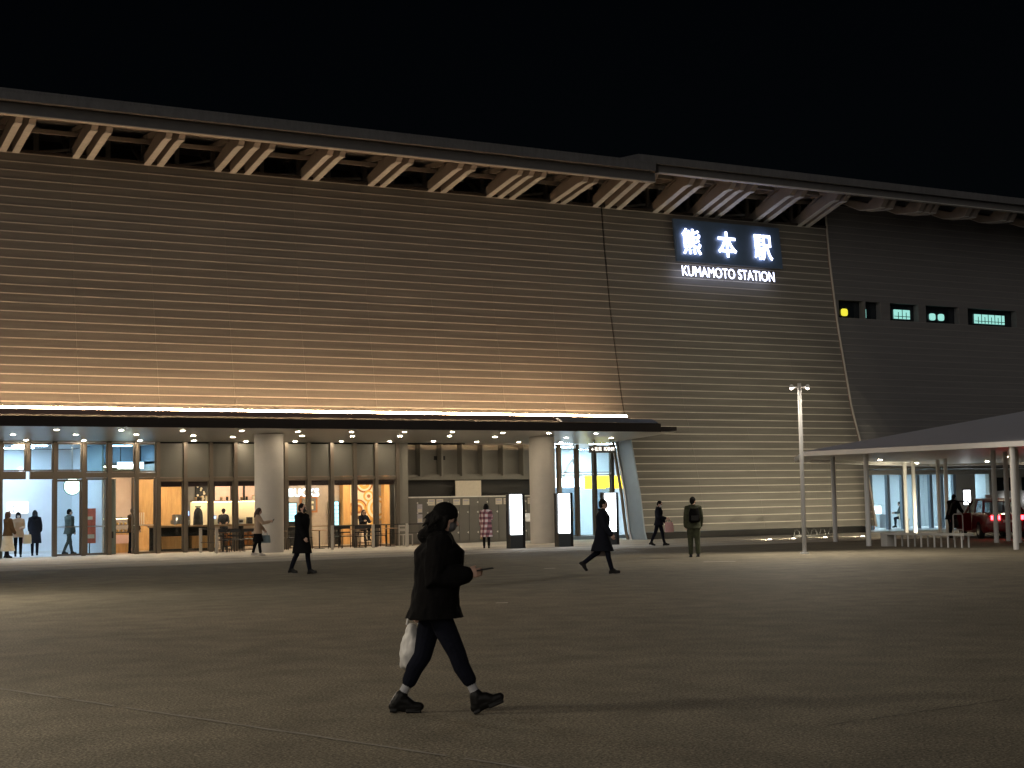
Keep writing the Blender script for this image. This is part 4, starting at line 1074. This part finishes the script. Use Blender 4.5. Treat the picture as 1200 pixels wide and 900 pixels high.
def person(loc, head, label, H=1.66, legs=((18, 6, 0), (-14, 16, 0)), arms=((12, 20, 6, 0), (-12, 15, 6, 0)), lean=2., headtilt=0., headturn=0.,
           trousers='navy', shoes='shoe', inner='blackcoat', coat='blackcoat', hem=.80, loose=.028, flare=.03, hairm='hair', hair='short', mask=None,
           skirt=None, collar=True, hood=False, vox=.0095, sit=None, boots=False, tl=1.0, female=False, hat=None, wr=.006):
    """forward +X, left +Y; legs/arms = (left, right); angles in degrees"""
    k = H / 1.70
    t = thing('person', loc, label, 'person', head, 'people on and around the plaza')
    body = MB(); seg = []
    lean_ = math.tan(R(lean))
    hipz = .90
    # legs first, to know where the ground is
    feet = []; L = []
    for s_, (a, b, fp) in zip((1, -1), legs):
        hip = Vector((0, s_ * .088, hipz))
        kn = hip + .43 * Vector((math.sin(R(a)), s_ * .01, -math.cos(R(a))))
        an = kn + .40 * Vector((math.sin(R(a - b)), 0, -math.cos(R(a - b))))
        fa = R(fp)
        fw = Vector((math.cos(fa), 0, math.sin(fa))); dn = Vector((math.sin(fa), 0, -math.cos(fa)))
        heel = an + dn * .048 - fw * .045; ball_ = an + dn * .055 + fw * .105; toe = an + dn * .055 + fw * .165
        L.append((s_, hip, kn, an, heel, ball_, toe))
        feet += [heel.z - (.050 if boots else .041), toe.z - (.048 if boots else .040)]
    dz = -min(feet) if sit is None else sit / k - (hipz - .10)
    up = Vector((0, 0, dz))
    def T(p_): return (Vector(p_) + up) * k
    def UP(x, y, z): return T((x + (z - hipz) * lean_, y, z))
    def limb(pts, rad, mi, n_=12):
        body.tube(pts, [r_ * k for r_ in rad], n_, 'round')
        for (p0, r0), (p1, r1) in zip(zip(pts, rad), list(zip(pts, rad))[1:]): seg.append((Vector(p0), Vector(p1), r0 * k, r1 * k, mi))
    bt = 1.25 if boots else 1.
    for s_, hip, kn, an, heel, ball_, toe in L:
        m1, m2 = hip.lerp(kn, .5), kn.lerp(an, .3)
        limb([T(hip + Vector((0, 0, .02))), T(m1), T(kn)], [.090, .080 * tl, .064 * tl], 1)
        limb([T(kn), T(m2 + Vector((-.012, 0, 0))), T(kn.lerp(an, .56 if boots else .93))], [.064 * tl, .060 * tl, .052 * tl], 1)
        limb([T(kn.lerp(an, .56)), T(an)], [.040, .037], 5 if boots else 1)
        fwd = (toe - heel).normalized()
        shaft = an + (kn - an).normalized() * (.035 if boots else .02)
        limb([T(shaft), T(an.lerp(heel, .5))], [.044 * bt, .042 * bt], 3)
        limb([T(an + fwd * .01), T(an.lerp(ball_, .55) + Vector((0, 0, .012))), T(ball_)], [.044 * bt, .040 * bt, .036 * bt], 3)
        limb([T(heel), T(heel.lerp(ball_, .5)), T(ball_), T(toe)], [.035 * bt, .036 * bt, .036 * bt, .028 * bt], 3)
        dn = (fwd.cross(Vector((0, 1, 0)))).normalized()
        if dn.z > 0: dn = -dn
        for q0, q1, w0, w1 in ((heel - fwd * .03, heel + fwd * .03, .036, .036), (ball_ - fwd * .05, toe + fwd * .015, .040, .030)):
            body.bar(T(q0 + dn * (.030 * bt)), T(q1 + dn * (.030 * bt)), 2 * w0 * k * bt, .022 * k, up=tuple(-dn))
            seg.append((T(q0 + dn * .03), T(q1 + dn * .03), .02 * k, .02 * k, 3))
    # trunk
    sw = .165 if female else .178
    tr = [(0, .80, .085, .13), (0, .88, .105, .165), (0, .97, .10, .155), (.0, 1.08, .095, .14), (.005, 1.20, .105, .155), (0, 1.32, .108, .172), (-.012, 1.40, .085, .165), (-.018, 1.455, .055, .09)]
    body.loft([(*UP(x, 0, z), rx * k, ry * k) for x, z, rx, ry in tr])
    for (x0, z0, rx0, ry0), (x1, z1, rx1, ry1) in zip(tr, tr[1:]):
        for yy in (-.06, 0, .06): seg.append((UP(x0, yy, z0), UP(x1, yy, z1), rx0 * k, rx1 * k, 2 if z0 > .93 else 1))
    for s_ in (1, -1): limb([UP(-.012, 0, 1.40), UP(-.012, s_ * sw, 1.385)], [.07, .062], 2)
    limb([UP(-.018, 0, 1.42), UP(.0, 0, 1.52)], [.056, .052], 0)
    # head
    ht, htu = R(headtilt), R(headturn)
    base = UP(.0, 0, 1.50)
    rot = Matrix.Rotation(htu, 3, 'Z') @ Matrix.Rotation(ht + R(lean) * .4, 3, 'Y')
    def HD(x, y, z): return base + rot @ (Vector((x, y, z)) * k)
    def hb(c, r_, mi):
        body.ball(HD(*c), tuple(q_ * k for q_ in r_), 16, 10, rot); seg.append((HD(*c), HD(*c) + Vector((0, 0, .001)), min(r_) * k, min(r_) * k, mi))
    hb((.005, 0, .105), (.092, .074, .098), 0)
    hb((.028, 0, .035), (.062, .056, .060), 0)
    limb([HD(.088, 0, .085), HD(.108, 0, .058)], [.010, .014], 0, 8)
    for s_ in (1, -1):
        hb((.0, s_ * .076, .075), (.018, .010, .030), 0)
        hb((.083, s_ * .032, .092), (.012, .014, .009), 4)
    limb([HD(.086, .020, .022), HD(.086, -.020, .022)], [.008, .008], 6, 8)
    if mask:
        hb((.056, 0, .034), (.047, .052, .042), 7)
    # arms
    hands = []
    sleeves = []
    for s_, (p_, e_, o_, i_) in zip((1, -1), arms):
        sh = UP(-.012, s_ * sw, 1.385)
        d1 = Vector((math.sin(R(p_)) * math.cos(R(o_)), s_ * math.sin(R(o_)), -math.cos(R(p_)) * math.cos(R(o_))))
        el = sh + d1 * .285 * k
        d2 = Vector((math.sin(R(p_ + e_)) * math.cos(R(i_)), -s_ * math.sin(R(i_)), -math.cos(R(p_ + e_)) * math.cos(R(i_))))
        wr_ = el + d2 * .245 * k
        limb([sh, sh.lerp(el, .5), el], [.058, .050, .043], 2)
        limb([el, el.lerp(wr_, .4), wr_], [.043, .041, .030], 2)
        sleeves.append((sh, el, wr_))
        inn_ = Vector((0, -s_, 0)); inn_ = (inn_ - d2 * inn_.dot(d2)).normalized()
        ax = d2.cross(inn_).normalized()
        if ax.x < 0 and abs(d2.z) > .6: ax = -ax
        if abs(d2.z) <= .6 and ax.z < 0: ax = -ax
        pe = wr_ + d2 * .085 * k
        for off in (-.026, -.009, .009, .026):
            limb([wr_ + ax * off * .6 * k + d2 * .01 * k, pe + ax * off * k], [.015, .0145], 0, 8)
            ln = (.062, .074, .078, .070)[int((off + .03) / .0185)]
            q1 = pe + ax * off * 1.05 * k + (d2 * .6 + inn_ * .30).normalized() * ln * .55 * k
            q2 = q1 + (d2 * .45 + inn_ * .75).normalized() * ln * .5 * k
            limb([pe + ax * off * k, q1, q2], [.0098, .0092, .0080], 0, 8)
        limb([wr_ + d2 * .02 * k + ax * .02 * k, wr_ + d2 * .055 * k + ax * .046 * k + inn_ * .012 * k, wr_ + d2 * .095 * k + ax * .05 * k + inn_ * .03 * k], [.014, .0115, .0095], 0, 8)
        hands.append((wr_ + d2 * .10 * k + inn_ * .028 * k, d2, inn_, ax))
    me = remesh(body, vox)
    C = np.empty(len(me.polygons) * 3, np.float32); me.polygons.foreach_get('center', C); C = C.reshape(-1, 3)
    best = np.full(len(C), 1e9, np.float32); mi = np.zeros(len(C), np.int32)
    for p0, p1, r0, r1, mt in seg:
        p0a, d = np.array(p0, np.float32), np.array(p1 - p0, np.float32)
        l2 = float(d @ d)
        u = np.zeros(len(C), np.float32) if l2 < 1e-9 else np.clip((C - p0a) @ d / l2, 0, 1)
        q_ = np.linalg.norm(C - p0a - u[:, None] * d, axis=1) - (r0 + (r1 - r0) * u)
        q_ -= {4: .006, 6: .006, 7: .012}.get(mt, 0.)
        w_ = q_ < best
        best[w_] = q_[w_]; mi[w_] = mt
    o = put('body', me, ['skin', trousers, inner, shoes, 'eye', 'sock', 'poster' if False else 'skin', mask or 'facemask'], t)
    me.polygons.foreach_set('material_index', mi)
    # hair
    hm = MB()
    hm.ball(HD(-.014, 0, .120), (.098 * k, .083 * k, .098 * k), 18, 11, rot)
    hm.ball(HD(-.042, 0, .080), (.070 * k, .074 * k, .085 * k), 16, 10, rot)
    if hair == 'long':
        hm.tube([HD(-.05, 0, .09), HD(-.072, 0, -.02), HD(-.085, 0, -.13)], [.082 * k, .085 * k, .055 * k], 12, 'round')
        for s_ in (1, -1): hm.tube([HD(-.01, s_ * .066, .11), HD(-.012, s_ * .078, .0), HD(-.02, s_ * .08, -.10)], [.034 * k, .034 * k, .022 * k], 10, 'round')
    elif hair == 'ragged':
        hm.tube([HD(-.045, 0, .09), HD(-.075, 0, .02), HD(-.09, 0, -.05)], [.085 * k, .085 * k, .06 * k], 14, 'round')
        for s_ in (1, -1): hm.tube([HD(.004, s_ * .064, .11), HD(.004, s_ * .072, .03), HD(-.02, s_ * .078, -.04)], [.026 * k, .026 * k, .014 * k], 10, 'round')
        rr_ = random.Random(4)
        for q_ in range(26):
            a_ = rr_.uniform(-1.5, 1.5); z_ = rr_.uniform(-.06, .13)
            r0 = Vector((-.05 - .05 * math.cos(a_), .085 * math.sin(a_), z_))
            hm.tube([HD(*r0), HD(*(r0 + Vector((-.03 - .02 * rr_.random(), .02 * math.sin(a_), -.03)))), HD(*(r0 + Vector((-.05 - .03 * rr_.random(), .03 * math.sin(a_), -.07))))], [.018 * k, .012 * k, .005 * k], 6, 'round')
    elif hair == 'bob':
        hm.tube([HD(-.045, 0, .09), HD(-.055, 0, .0)], [.085 * k, .080 * k], 12, 'round')
        for s_ in (1, -1): hm.tube([HD(.0, s_ * .066, .11), HD(.005, s_ * .074, .01)], [.034 * k, .030 * k], 10, 'round')
    elif hair == 'bun':
        hm.ball(HD(-.115, 0, .10), .045 * k, 12, 8)
    hme = remesh(hm, vox * .9, 2); wrinkle(hme, .004, 40.)
    put('hair', hme, [hairm], t)
    if hat:
        m_ = MB(); m_.ball(HD(-.010, 0, .128), (.106 * k, .088 * k, .094 * k), 20, 12, rot)
        m_.tube([HD(.085, 0, .125), HD(.16, 0, .112)], [.07 * k, .055 * k], 14, 'round', .22, (0, 1, 0)) if hat == 'cap' else None
        hme = remesh(m_, vox * .9, 2); put('hat', hme, ['puffer'], t)
    # coat / jacket
    if coat:
        cm = MB(); Lz = loose
        xs = []
        for s_, hip, kn, an, *_ in L:
            z_ = hem - .0
            xs.append((hip, kn, an))
        def legx(z):
            r_ = []
            for hip, kn, an in xs:
                if z >= hip.z: r_.append(hip.x)
                elif z >= kn.z: r_.append(hip.x + (kn.x - hip.x) * (hip.z - z) / max(hip.z - kn.z, .05))
                else: r_.append(kn.x + (an.x - kn.x) * (kn.z - z) / max(kn.z - an.z, .05))
            return r_
        lv = []
        if sit is None:
            n_ = max(2, int((.92 - hem) / .06) + 1)
            for i in range(n_):
                z = hem + (.92 - hem) * i / n_
                f = 1 - i / n_
                a_, b_ = legx(z - .0)
                ctr, hw = (a_ + b_) / 2, abs(a_ - b_) / 2
                fl = flare * f
                p0 = T((ctr * .9 + (z - hipz) * lean_ * .3, 0, z))
                lv.append((p0.x, 0, p0.z, (hw * .92 + .105 + Lz + fl) * k, (.170 + Lz + fl * .7) * k))
        else:
            lv.append((*UP(0, 0, .84), (.11 + Lz) * k, (.17 + Lz) * k))
        for x, z, rx, ry in tr[2:]:
            if z < .92: continue
            ex = Lz * (1.15 if z < 1.35 else .55)
            c_ = UP(x, 0, z); lv.append((*c_, (rx + ex) * k, (ry + ex) * k))
        cm.loft(lv, 26)
        for (sh, el, wr_), s_ in zip(sleeves, (1, -1)):
            cm.tube([UP(-.012, s_ * .05, 1.395), sh, sh.lerp(el, .5), el, el.lerp(wr_, .5), el.lerp(wr_, .95)], [(.075 + Lz * .5) * k, (.062 + Lz * .6) * k, (.056 + Lz * .6) * k, (.050 + Lz * .6) * k, (.046 + Lz * .55) * k, (.040 + Lz * .5) * k], 14, 'round')
        if collar:
            cm.tube([UP(-.03, 0, 1.43), UP(-.02, 0, 1.475)], [(.085 + Lz * .5) * k, (.072 + Lz * .4) * k], 16, 'flat')
        if hood:
            cm.ball(UP(-.115, 0, 1.455), (.085 * k, .125 * k, .075 * k), 16, 9)
            cm.ball(UP(-.06, 0, 1.50), (.085 * k, .11 * k, .055 * k), 16, 9)
        cme = remesh(cm, vox * 1.1, 4); wrinkle(cme, wr, 8., hem * 10)
        put('coat', cme, [coat], t)
    if skirt:
        mt, z0, fl = skirt
        sm_ = MB()
        lv = []
        for i in range(7):
            z = z0 + (.98 - z0) * i / 6; f = 1 - i / 6
            c_ = T((.0, 0, z)); lv.append((c_.x, 0, c_.z, (.115 + fl * f) * k, (.165 + fl * f * .8) * k))
        sm_.loft(lv, 28)
        sme = remesh(sm_, vox * 1.1, 2); wrinkle(sme, .014, 11.); put('skirt', sme, [mt], t)
    t['hands'] = 0
    del t['hands']
    Mw = Matrix.Translation(Vector(loc)) @ Matrix.Rotation(head, 4, 'Z')
    return t, [(Mw @ h_[0], Mw.to_3x3() @ h_[1], Mw.to_3x3() @ h_[2], Mw.to_3x3() @ h_[3]) for h_ in hands]

def phone(at, d, nrm, label):
    """thin phone lying in the palm"""
    p0 = at
    t = thing('smartphone', p0, label, 'phone')
    d = d.normalized(); s_ = d.cross(nrm).normalized(); n_ = s_.cross(d)
    def slab(a, b, c, o=Vector((0, 0, 0))):
        m = MB(); A, B, C_ = d * a, s_ * b, n_ * c
        m.add([o - A - B - C_, o + A - B - C_, o + A + B - C_, o - A + B - C_, o - A - B + C_, o + A - B + C_, o + A + B + C_, o - A + B + C_], [(0, 3, 2, 1), (4, 5, 6, 7), (0, 1, 5, 4), (1, 2, 6, 5), (2, 3, 7, 6), (3, 0, 4, 7)])
        return m
    slab(.075, .037, .004).build('case', 'black', t, False)
    slab(.070, .033, .0008, n_ * .0052).build('screen', 'blackmat', t, False)
def bag(top, w, d, h, mt, label, cat, name, rz=0., soft=False, handle=.12, hm=None):
    t = thing(name, (top[0], top[1], top[2] - handle - h), label, cat, rz)
    m = MB()
    if soft:
        m.loft([(0, 0, 0.0, w * .30, d * .3), (0, 0, h * .08, w * .46, d * .46), (.01, 0, h * .35, w * .52, d * .55), (0, 0, h * .65, w * .42, d * .42), (-.005, 0, h * .88, w * .22, d * .18), (0, 0, h, w * .12, d * .10)], 24)
        me = remesh(m, .012, 2); wrinkle(me, .018, 14.); put('bag', me, [mt], t)
    else:
        m.loft([(0, 0, 0, w * .47, d * .4), (0, 0, h * .06, w * .5, d * .5), (0, 0, h * .6, w * .48, d * .42), (0, 0, h, w * .42, d * .2)], 24)
        m.build('bag', mt, t, False, True)
    m = MB(); m.tube([(-w * .22, 0, h * .97), (-w * .12, 0, h + handle * .8), (0, 0, h + handle), (w * .12, 0, h + handle * .8), (w * .22, 0, h * .97)], .009, 8); m.build('handle', hm or mt, t, False, True)
    return t

RT = R(-29.6)
# the walker in the foreground
t, hs = person((5.45, 10.90, 0), RT + R(2), 'large dark figure in hooded jacket and cropped trousers striding across the foreground', 1.655,
    legs=((-13, 16, 0), (25, 1, 24)), arms=((-20, 4, 8, 0), (-8, 106, 8, 6)), lean=8, headtilt=10, trousers='navy', inner='puffer', coat='puffer', hem=.79, loose=.080, flare=.02,
    hair='ragged', hood=True, vox=.0062, boots=True, female=True, hat='beanie', wr=.016, mask='faceshade', tl=1.16)
phone(hs[1][0] + hs[1][1] * .05 + Vector((0, 0, .014)), hs[1][1], Vector((0, 0, 1)) - hs[1][1] * hs[1][1].z, 'dark smartphone held out by the foreground walker')
fw_ = Vector((math.cos(RT), math.sin(RT), 0))
hb_ = hs[0][0]
bag((hb_.x - fw_.x * .04, hb_.y - fw_.y * .04, hb_.z + .05), .22, .17, .37, 'plasticbag', 'white plastic carrier bag hanging behind the foreground walker', 'carrier bag', 'plastic_bag', RT, True, .10)
# others on the plaza
t, hs = person((14.17, 35.5, 0), RT + R(-25), 'man in black knee length coat and black mask walking before the left column', 1.71,
    legs=((14, 6, 8), (-12, 14, 0)), arms=((-12, 22, 8, 0), (14, 16, 8, 0)), coat='blackcoat', hem=.50, loose=.05, flare=.01, mask='maskdark')
t, hs = person((18.4, 50.1, .017), RT + R(10), 'woman in brown scarf and dark skirt looking at her phone before the left column', 1.60,
    legs=((8, 4, 0), (-8, 10, 0)), arms=((10, 30, 6, 0), (38, 62, 5, 15)), headtilt=14, coat='beigecoat', hem=.78, loose=.03, skirt=('blackcoat', .50, .07), trousers='blackcoat', shoes='shoewhite', hairm='hairbrown', hair='long', female=True)
phone(hs[1][0] + hs[1][1] * .04 + Vector((0, 0, .01)), hs[1][1] * .6 + Vector((0, 0, .8)), -hs[1][1], 'phone held up by the woman before the left column')
bag((hs[0][0].x, hs[0][0].y, hs[0][0].z), .34, .15, .26, 'bluebag', 'blue grey handbag carried by the woman before the left column', 'handbag', 'handbag', RT)
t, hs = person((27.15, 49.9, .017), R(60), 'woman in red and white checked coat standing before the lockers', 1.60,
    legs=((3, 2, 0), (-3, 3, 0)), arms=((8, 14, 8, 0), (30, 70, 5, 20)), headtilt=14, coat='plaid', hem=.42, loose=.05, flare=.05, trousers='blackcoat', hair='bob', female=True, wr=.004)
phone(hs[1][0] + hs[1][1] * .04, hs[1][1] * .6 + Vector((0, 0, .8)), -hs[1][1], 'phone held by the woman in the checked coat')
bag((hs[0][0].x, hs[0][0].y, hs[0][0].z), .30, .14, .32, 'tanbag', 'tan shopping bag carried by the woman in the checked coat', 'bag', 'shopping_bag', R(60))
t, hs = person((19.2, 29.75, 0), RT + R(-6), 'man in long dark coat striding right with a briefcase near the kiosks', 1.69,
    legs=((-16, 38, -48), (17, 5, 4)), arms=((-14, 10, 6, 0), (10, 24, 6, 0)), coat='darkcoat', hem=.52, loose=.05, flare=.012, lean=4)
bag((hs[0][0].x, hs[0][0].y, hs[0][0].z + .01), .42, .12, .28, 'greybag', 'grey brown briefcase carried by the man in the long dark coat', 'briefcase', 'briefcase', RT, handle=.10)
t, hs = person((32.3, 46.25, .012), RT + R(-20), 'woman in short dark jacket with pale collar walking beside the sloping entrance edge', 1.62,
    legs=((16, 6, 6), (-16, 10, -10)), arms=((6, 30, 6, 0), (14, 60, 5, 10)), headtilt=20, coat='darkcoat', hem=.78, loose=.035, trousers='navy', hair='short', mask='facemask', female=True)
bag((hs[1][0].x + .02, hs[1][0].y - .04, hs[1][0].z), .32, .14, .36, 'pinkbag', 'pale pink tote bag held by the woman in the short dark jacket', 'tote bag', 'tote_bag', RT)
t, hs = person((26.5, 36.2, 0), R(62), 'man in olive camouflage clothes with a backpack seen from behind by the ribbed wall', 1.70,
    legs=((5, 4, 0), (-6, 8, 0)), arms=((-6, 18, 9, 0), (4, 20, 9, 0)), coat='camo', hem=.80, loose=.04, tl=1.28, trousers='camo', mask='maskdark', headturn=-40)
bp_ = thing('backpack', (26.5, 36.2, 1.0), 'dark backpack worn by the man in olive camouflage clothes', 'backpack', R(62))
m = MB(); m.loft([(-.20, 0, 0, .08, .14), (-.22, 0, .05, .11, .16), (-.22, 0, .28, .10, .155), (-.20, 0, .40, .06, .11)], 20); m.build('bag', 'puffer', bp_, False, True)
m = MB(); m.box(-.34, -.31, -.10, .10, .06, .2); m.build('pocket', 'blackmat', bp_, False)
for s_ in (-1, 1):
    m = MB(); m.tube([(-.14, s_ * .10, .40), (-.02, s_ * .115, .475), (.10, s_ * .11, .38), (.13, s_ * .12, .2)], .018, 8); m.build('strap', 'blackmat', bp_, False, True)
t, hs = person((44.2, 43.6, 0), R(20), 'person in black bending toward the open door of the dark red taxi', 1.66,
    legs=((10, 12, 0), (-22, 8, -8)), arms=((45, 30, 8, 0), (30, 30, 8, 0)), lean=24, headtilt=12, coat='blackcoat', hem=.72, loose=.05)
bag((hs[1][0].x - .75, hs[1][0].y - .35, .86), .34, .2, .34, 'blackmat', 'black shoulder bag behind the person at the taxi', 'bag', 'shoulder_bag', R(20))
# left hall and doors
t, hs = person((11.48, 56.75, .02), R(20), 'woman in dark top and long cream skirt at the left door edge', 1.63,
    legs=((6, 4, 0), (-6, 8, 0)), arms=((10, 60, 5, 15), (10, 20, 6, 0)), coat='brown', hem=.80, loose=.035, skirt=('cream_cloth', .24, .14), hairm='hairbrown', hair='bob', female=True)
t, hs = person((12.08, 57.9, .02), R(-100), 'woman in beige coat and dark cap walking out of the left hall', 1.60,
    legs=((10, 6, 0), (-8, 12, 0)), arms=((14, 70, 5, 20), (8, 40, 6, 5)), coat='beigecoat', hem=.74, loose=.04, trousers='blackcoat', hair='bob', female=True, hat='cap', mask='facemask')
bag((12.38, 57.75, .95), .30, .16, .34, 'cream', 'cream paper shopping bag beside the woman in the beige coat', 'bag', 'shopping_bag', 0.)
t, hs = person((12.86, 58.75, .02), R(75), 'person in knee length dark navy coat walking into the left hall', 1.66,
    legs=((8, 4, 0), (-8, 10, 0)), arms=((8, 40, 8, 0), (4, 40, 8, 0)), coat='darkcoat', hem=.46, loose=.04, flare=.05, trousers='navy', hair='bob', hood=True, female=True)
bag((12.42, 58.75, .95), .30, .16, .34, 'pinkbag', 'pinkish bag beside the person in the dark navy coat', 'bag', 'shopping_bag', R(75))
t, hs = person((14.06, 58.5, .02), R(20), 'man in grey green jacket walking behind the left glass door leaf', 1.70,
    legs=((16, 6, 8), (-14, 14, 0)), arms=((10, 30, 8, 0), (-4, 26, 8, 0)), coat='greycoat', hem=.78, loose=.045, trousers='greycoat', headturn=-20)
t, hs = person((16.25, 57.75, .02), R(-60), 'person in brown jacket standing inside the second glass door', 1.68,
    legs=((3, 2, 0), (-3, 4, 0)), arms=((8, 20, 6, 0), (8, 20, 6, 0)), coat='brown', hem=.78, loose=.04, trousers='navy')
t, hs = person((20.5, 59.75, .02), R(-110), 'barista in dark apron over white shirt working behind the counter', 1.60,
    legs=((3, 2, 0), (-3, 4, 0)), arms=((30, 50, 8, 10), (25, 55, 8, 10)), lean=8, headtilt=24, coat='apron', inner='shirt', hem=.6, loose=.012, trousers='blackcoat', hat='cap', female=True, collar=False, hair='bun')
t, hs = person((25.95, 58.3, .02), R(-90), 'customer in dark top seated at the window inside the right cafe bays', 1.62,
    legs=((85, 85, 0), (85, 85, 0)), arms=((40, 60, 8, 10), (40, 60, 8, 10)), lean=6, headtilt=16, coat='darkcoat', loose=.03, trousers='navy', sit=.62, hair='long', hairm='hairbrown', female=True)
t = thing('bar_stool', (25.95, 58.34, .02), 'wooden bar stool under the customer at the cafe window', 'stool')
m = MB(); m.tube([(0, 0, .58), (0, 0, .62)], .18, 20); m.build('seat', 'wood2', t, False)
for sx in (-.13, .13):
    for sy in (-.13, .13):
        m = MB(); m.tube([(sx, sy, .58), (sx * 1.4, sy * 1.4, 0)], .016, 8); m.build('leg', 'black', t, False)
t = thing('window_counter', (24.6, 57.65, .02), 'narrow wooden counter along the inside of the right cafe windows', 'counter')
m = MB(); m.box(-2.2, 2.2, -.2, .2, .84, .88); m.build('worktop', 'wood2', t, False)
for x in (-2.1, 0, 2.1):
    m = MB(); m.box(x - .03, x + .03, -.03, .03, 0, .84); m.build('leg', 'black', t, False)
t, hs = person((36.3, 58.9, .02), R(100), 'person in pale top and dark trousers standing inside the right entrance hall', 1.64,
    legs=((3, 2, 0), (-3, 4, 0)), arms=((6, 20, 8, 0), (6, 20, 8, 0)), coat='beigecoat', hem=.80, loose=.03, trousers='greycoat', hair='bob', female=True)
t, hs = person((57.0, 59.6, .02), R(150), 'person in dark jacket seated on a pale chair in the wing hall', 1.66,
    legs=((82, 80, 0), (80, 84, 0)), arms=((25, 60, 8, 10), (25, 60, 8, 10)), lean=12, headtilt=20, coat='greycoat', loose=.035, trousers='navy', sit=.48)
t = thing('hall_chair', (57.03, 59.58, .02), 'pale yellow chair under the seated person in the wing hall', 'chair', R(60))
m = MB(); m.box(-.24, .24, -.24, .24, .40, .47); m.build('seat', 'cream', t, False)
m = MB(); m.box(-.24, .24, .25, .29, .47, .85); m.build('backrest', 'cream', t, False)
for sx in (-.2, .2):
    for sy in (-.2, .2):
        m = MB(); m.tube([(sx, sy, .4), (sx, sy, 0)], .018, 8); m.build('leg', 'chrome', t, False)
# low hoops at the wall foot
t = thing('bike_rack', (43.3, 50.6, .012), 'low black bicycle rack of small hoops at the foot of the ribbed wall', 'bike rack', R(4))
for k in range(5):
    m = MB(); m.tube([(-1. + k * .5 + .17 * math.cos(a), 0, .08 + .24 * math.sin(a)) for a in [PI * i / 12 for i in range(13)]], .025, 8); m.build('hoop', 'black', t, False, True)
m = MB(); m.box(-1.25, 1.25, -.05, .05, .02, .08); m.build('base_bar', 'black', t, False)

# ------------------------------------------------------------------ light, world, camera
W = bpy.data.worlds.new('World'); SC.world = W; W.use_nodes = True
nt = W.node_tree
sky = nt.nodes.new('ShaderNodeTexSky'); sky.sky_type = 'NISHITA'; sky.sun_disc = False
AZ, EL = R(225), R(23)
sky.sun_elevation = EL; sky.sun_rotation = AZ
nt.links.new(sky.outputs[0], nt.nodes['Background'].inputs['Color'])
nt.nodes['Background'].inputs['Strength'].default_value = .00022
sd = bpy.data.lights.new('night_fill_sun', 'SUN'); sd.energy = .58; sd.angle = R(60); sd.color = (1., .92, .83)  # soft sun added as night fill for wall and ground
so = bpy.data.objects.new('night_fill_sun', sd); COL.objects.link(so)
dirv = Vector((math.sin(AZ) * math.cos(EL), math.cos(AZ) * math.cos(EL), math.sin(EL)))   # towards the light
so.rotation_euler = dirv.to_track_quat('Z', 'Y').to_euler()

cd = bpy.data.cameras.new('Camera'); cam = bpy.data.objects.new('Camera', cd); COL.objects.link(cam)
th, pt, ro = R(29.6), R(4.46), .018
F = Vector((math.sin(th) * math.cos(pt), math.cos(th) * math.cos(pt), math.sin(pt)))
R0 = Vector((math.cos(th), -math.sin(th), 0)); U0 = R0.cross(F)
Rv = R0 * math.cos(ro) - U0 * math.sin(ro); Uv = U0 * math.cos(ro) + R0 * math.sin(ro)
mw = Matrix((Rv, Uv, -F)).transposed().to_4x4(); mw.translation = (0, 0, 1.62)
cam.matrix_world = mw
cd.sensor_width = 36; cd.lens = 36 * 1803 / 1200; cd.clip_end = 1500; cd.clip_start = .1
SC.camera = cam
SC.render.engine = 'CYCLES'
SC.cycles.use_denoising = True
try: SC.cycles.denoiser = 'OPENIMAGEDENOISE'
except Exception: pass
SC.cycles.max_bounces = 7; SC.cycles.diffuse_bounces = 3; SC.cycles.glossy_bounces = 3; SC.cycles.transparent_max_bounces = 10
SC.cycles.sample_clamp_indirect = 4.; SC.cycles.caustics_reflective = False; SC.cycles.caustics_refractive = False
SC.view_settings.view_transform = 'Standard'; SC.view_settings.look = 'None'
SC.view_settings.exposure = .34; SC.view_settings.gamma = 1.; SC.view_settings.use_curve_mapping = False
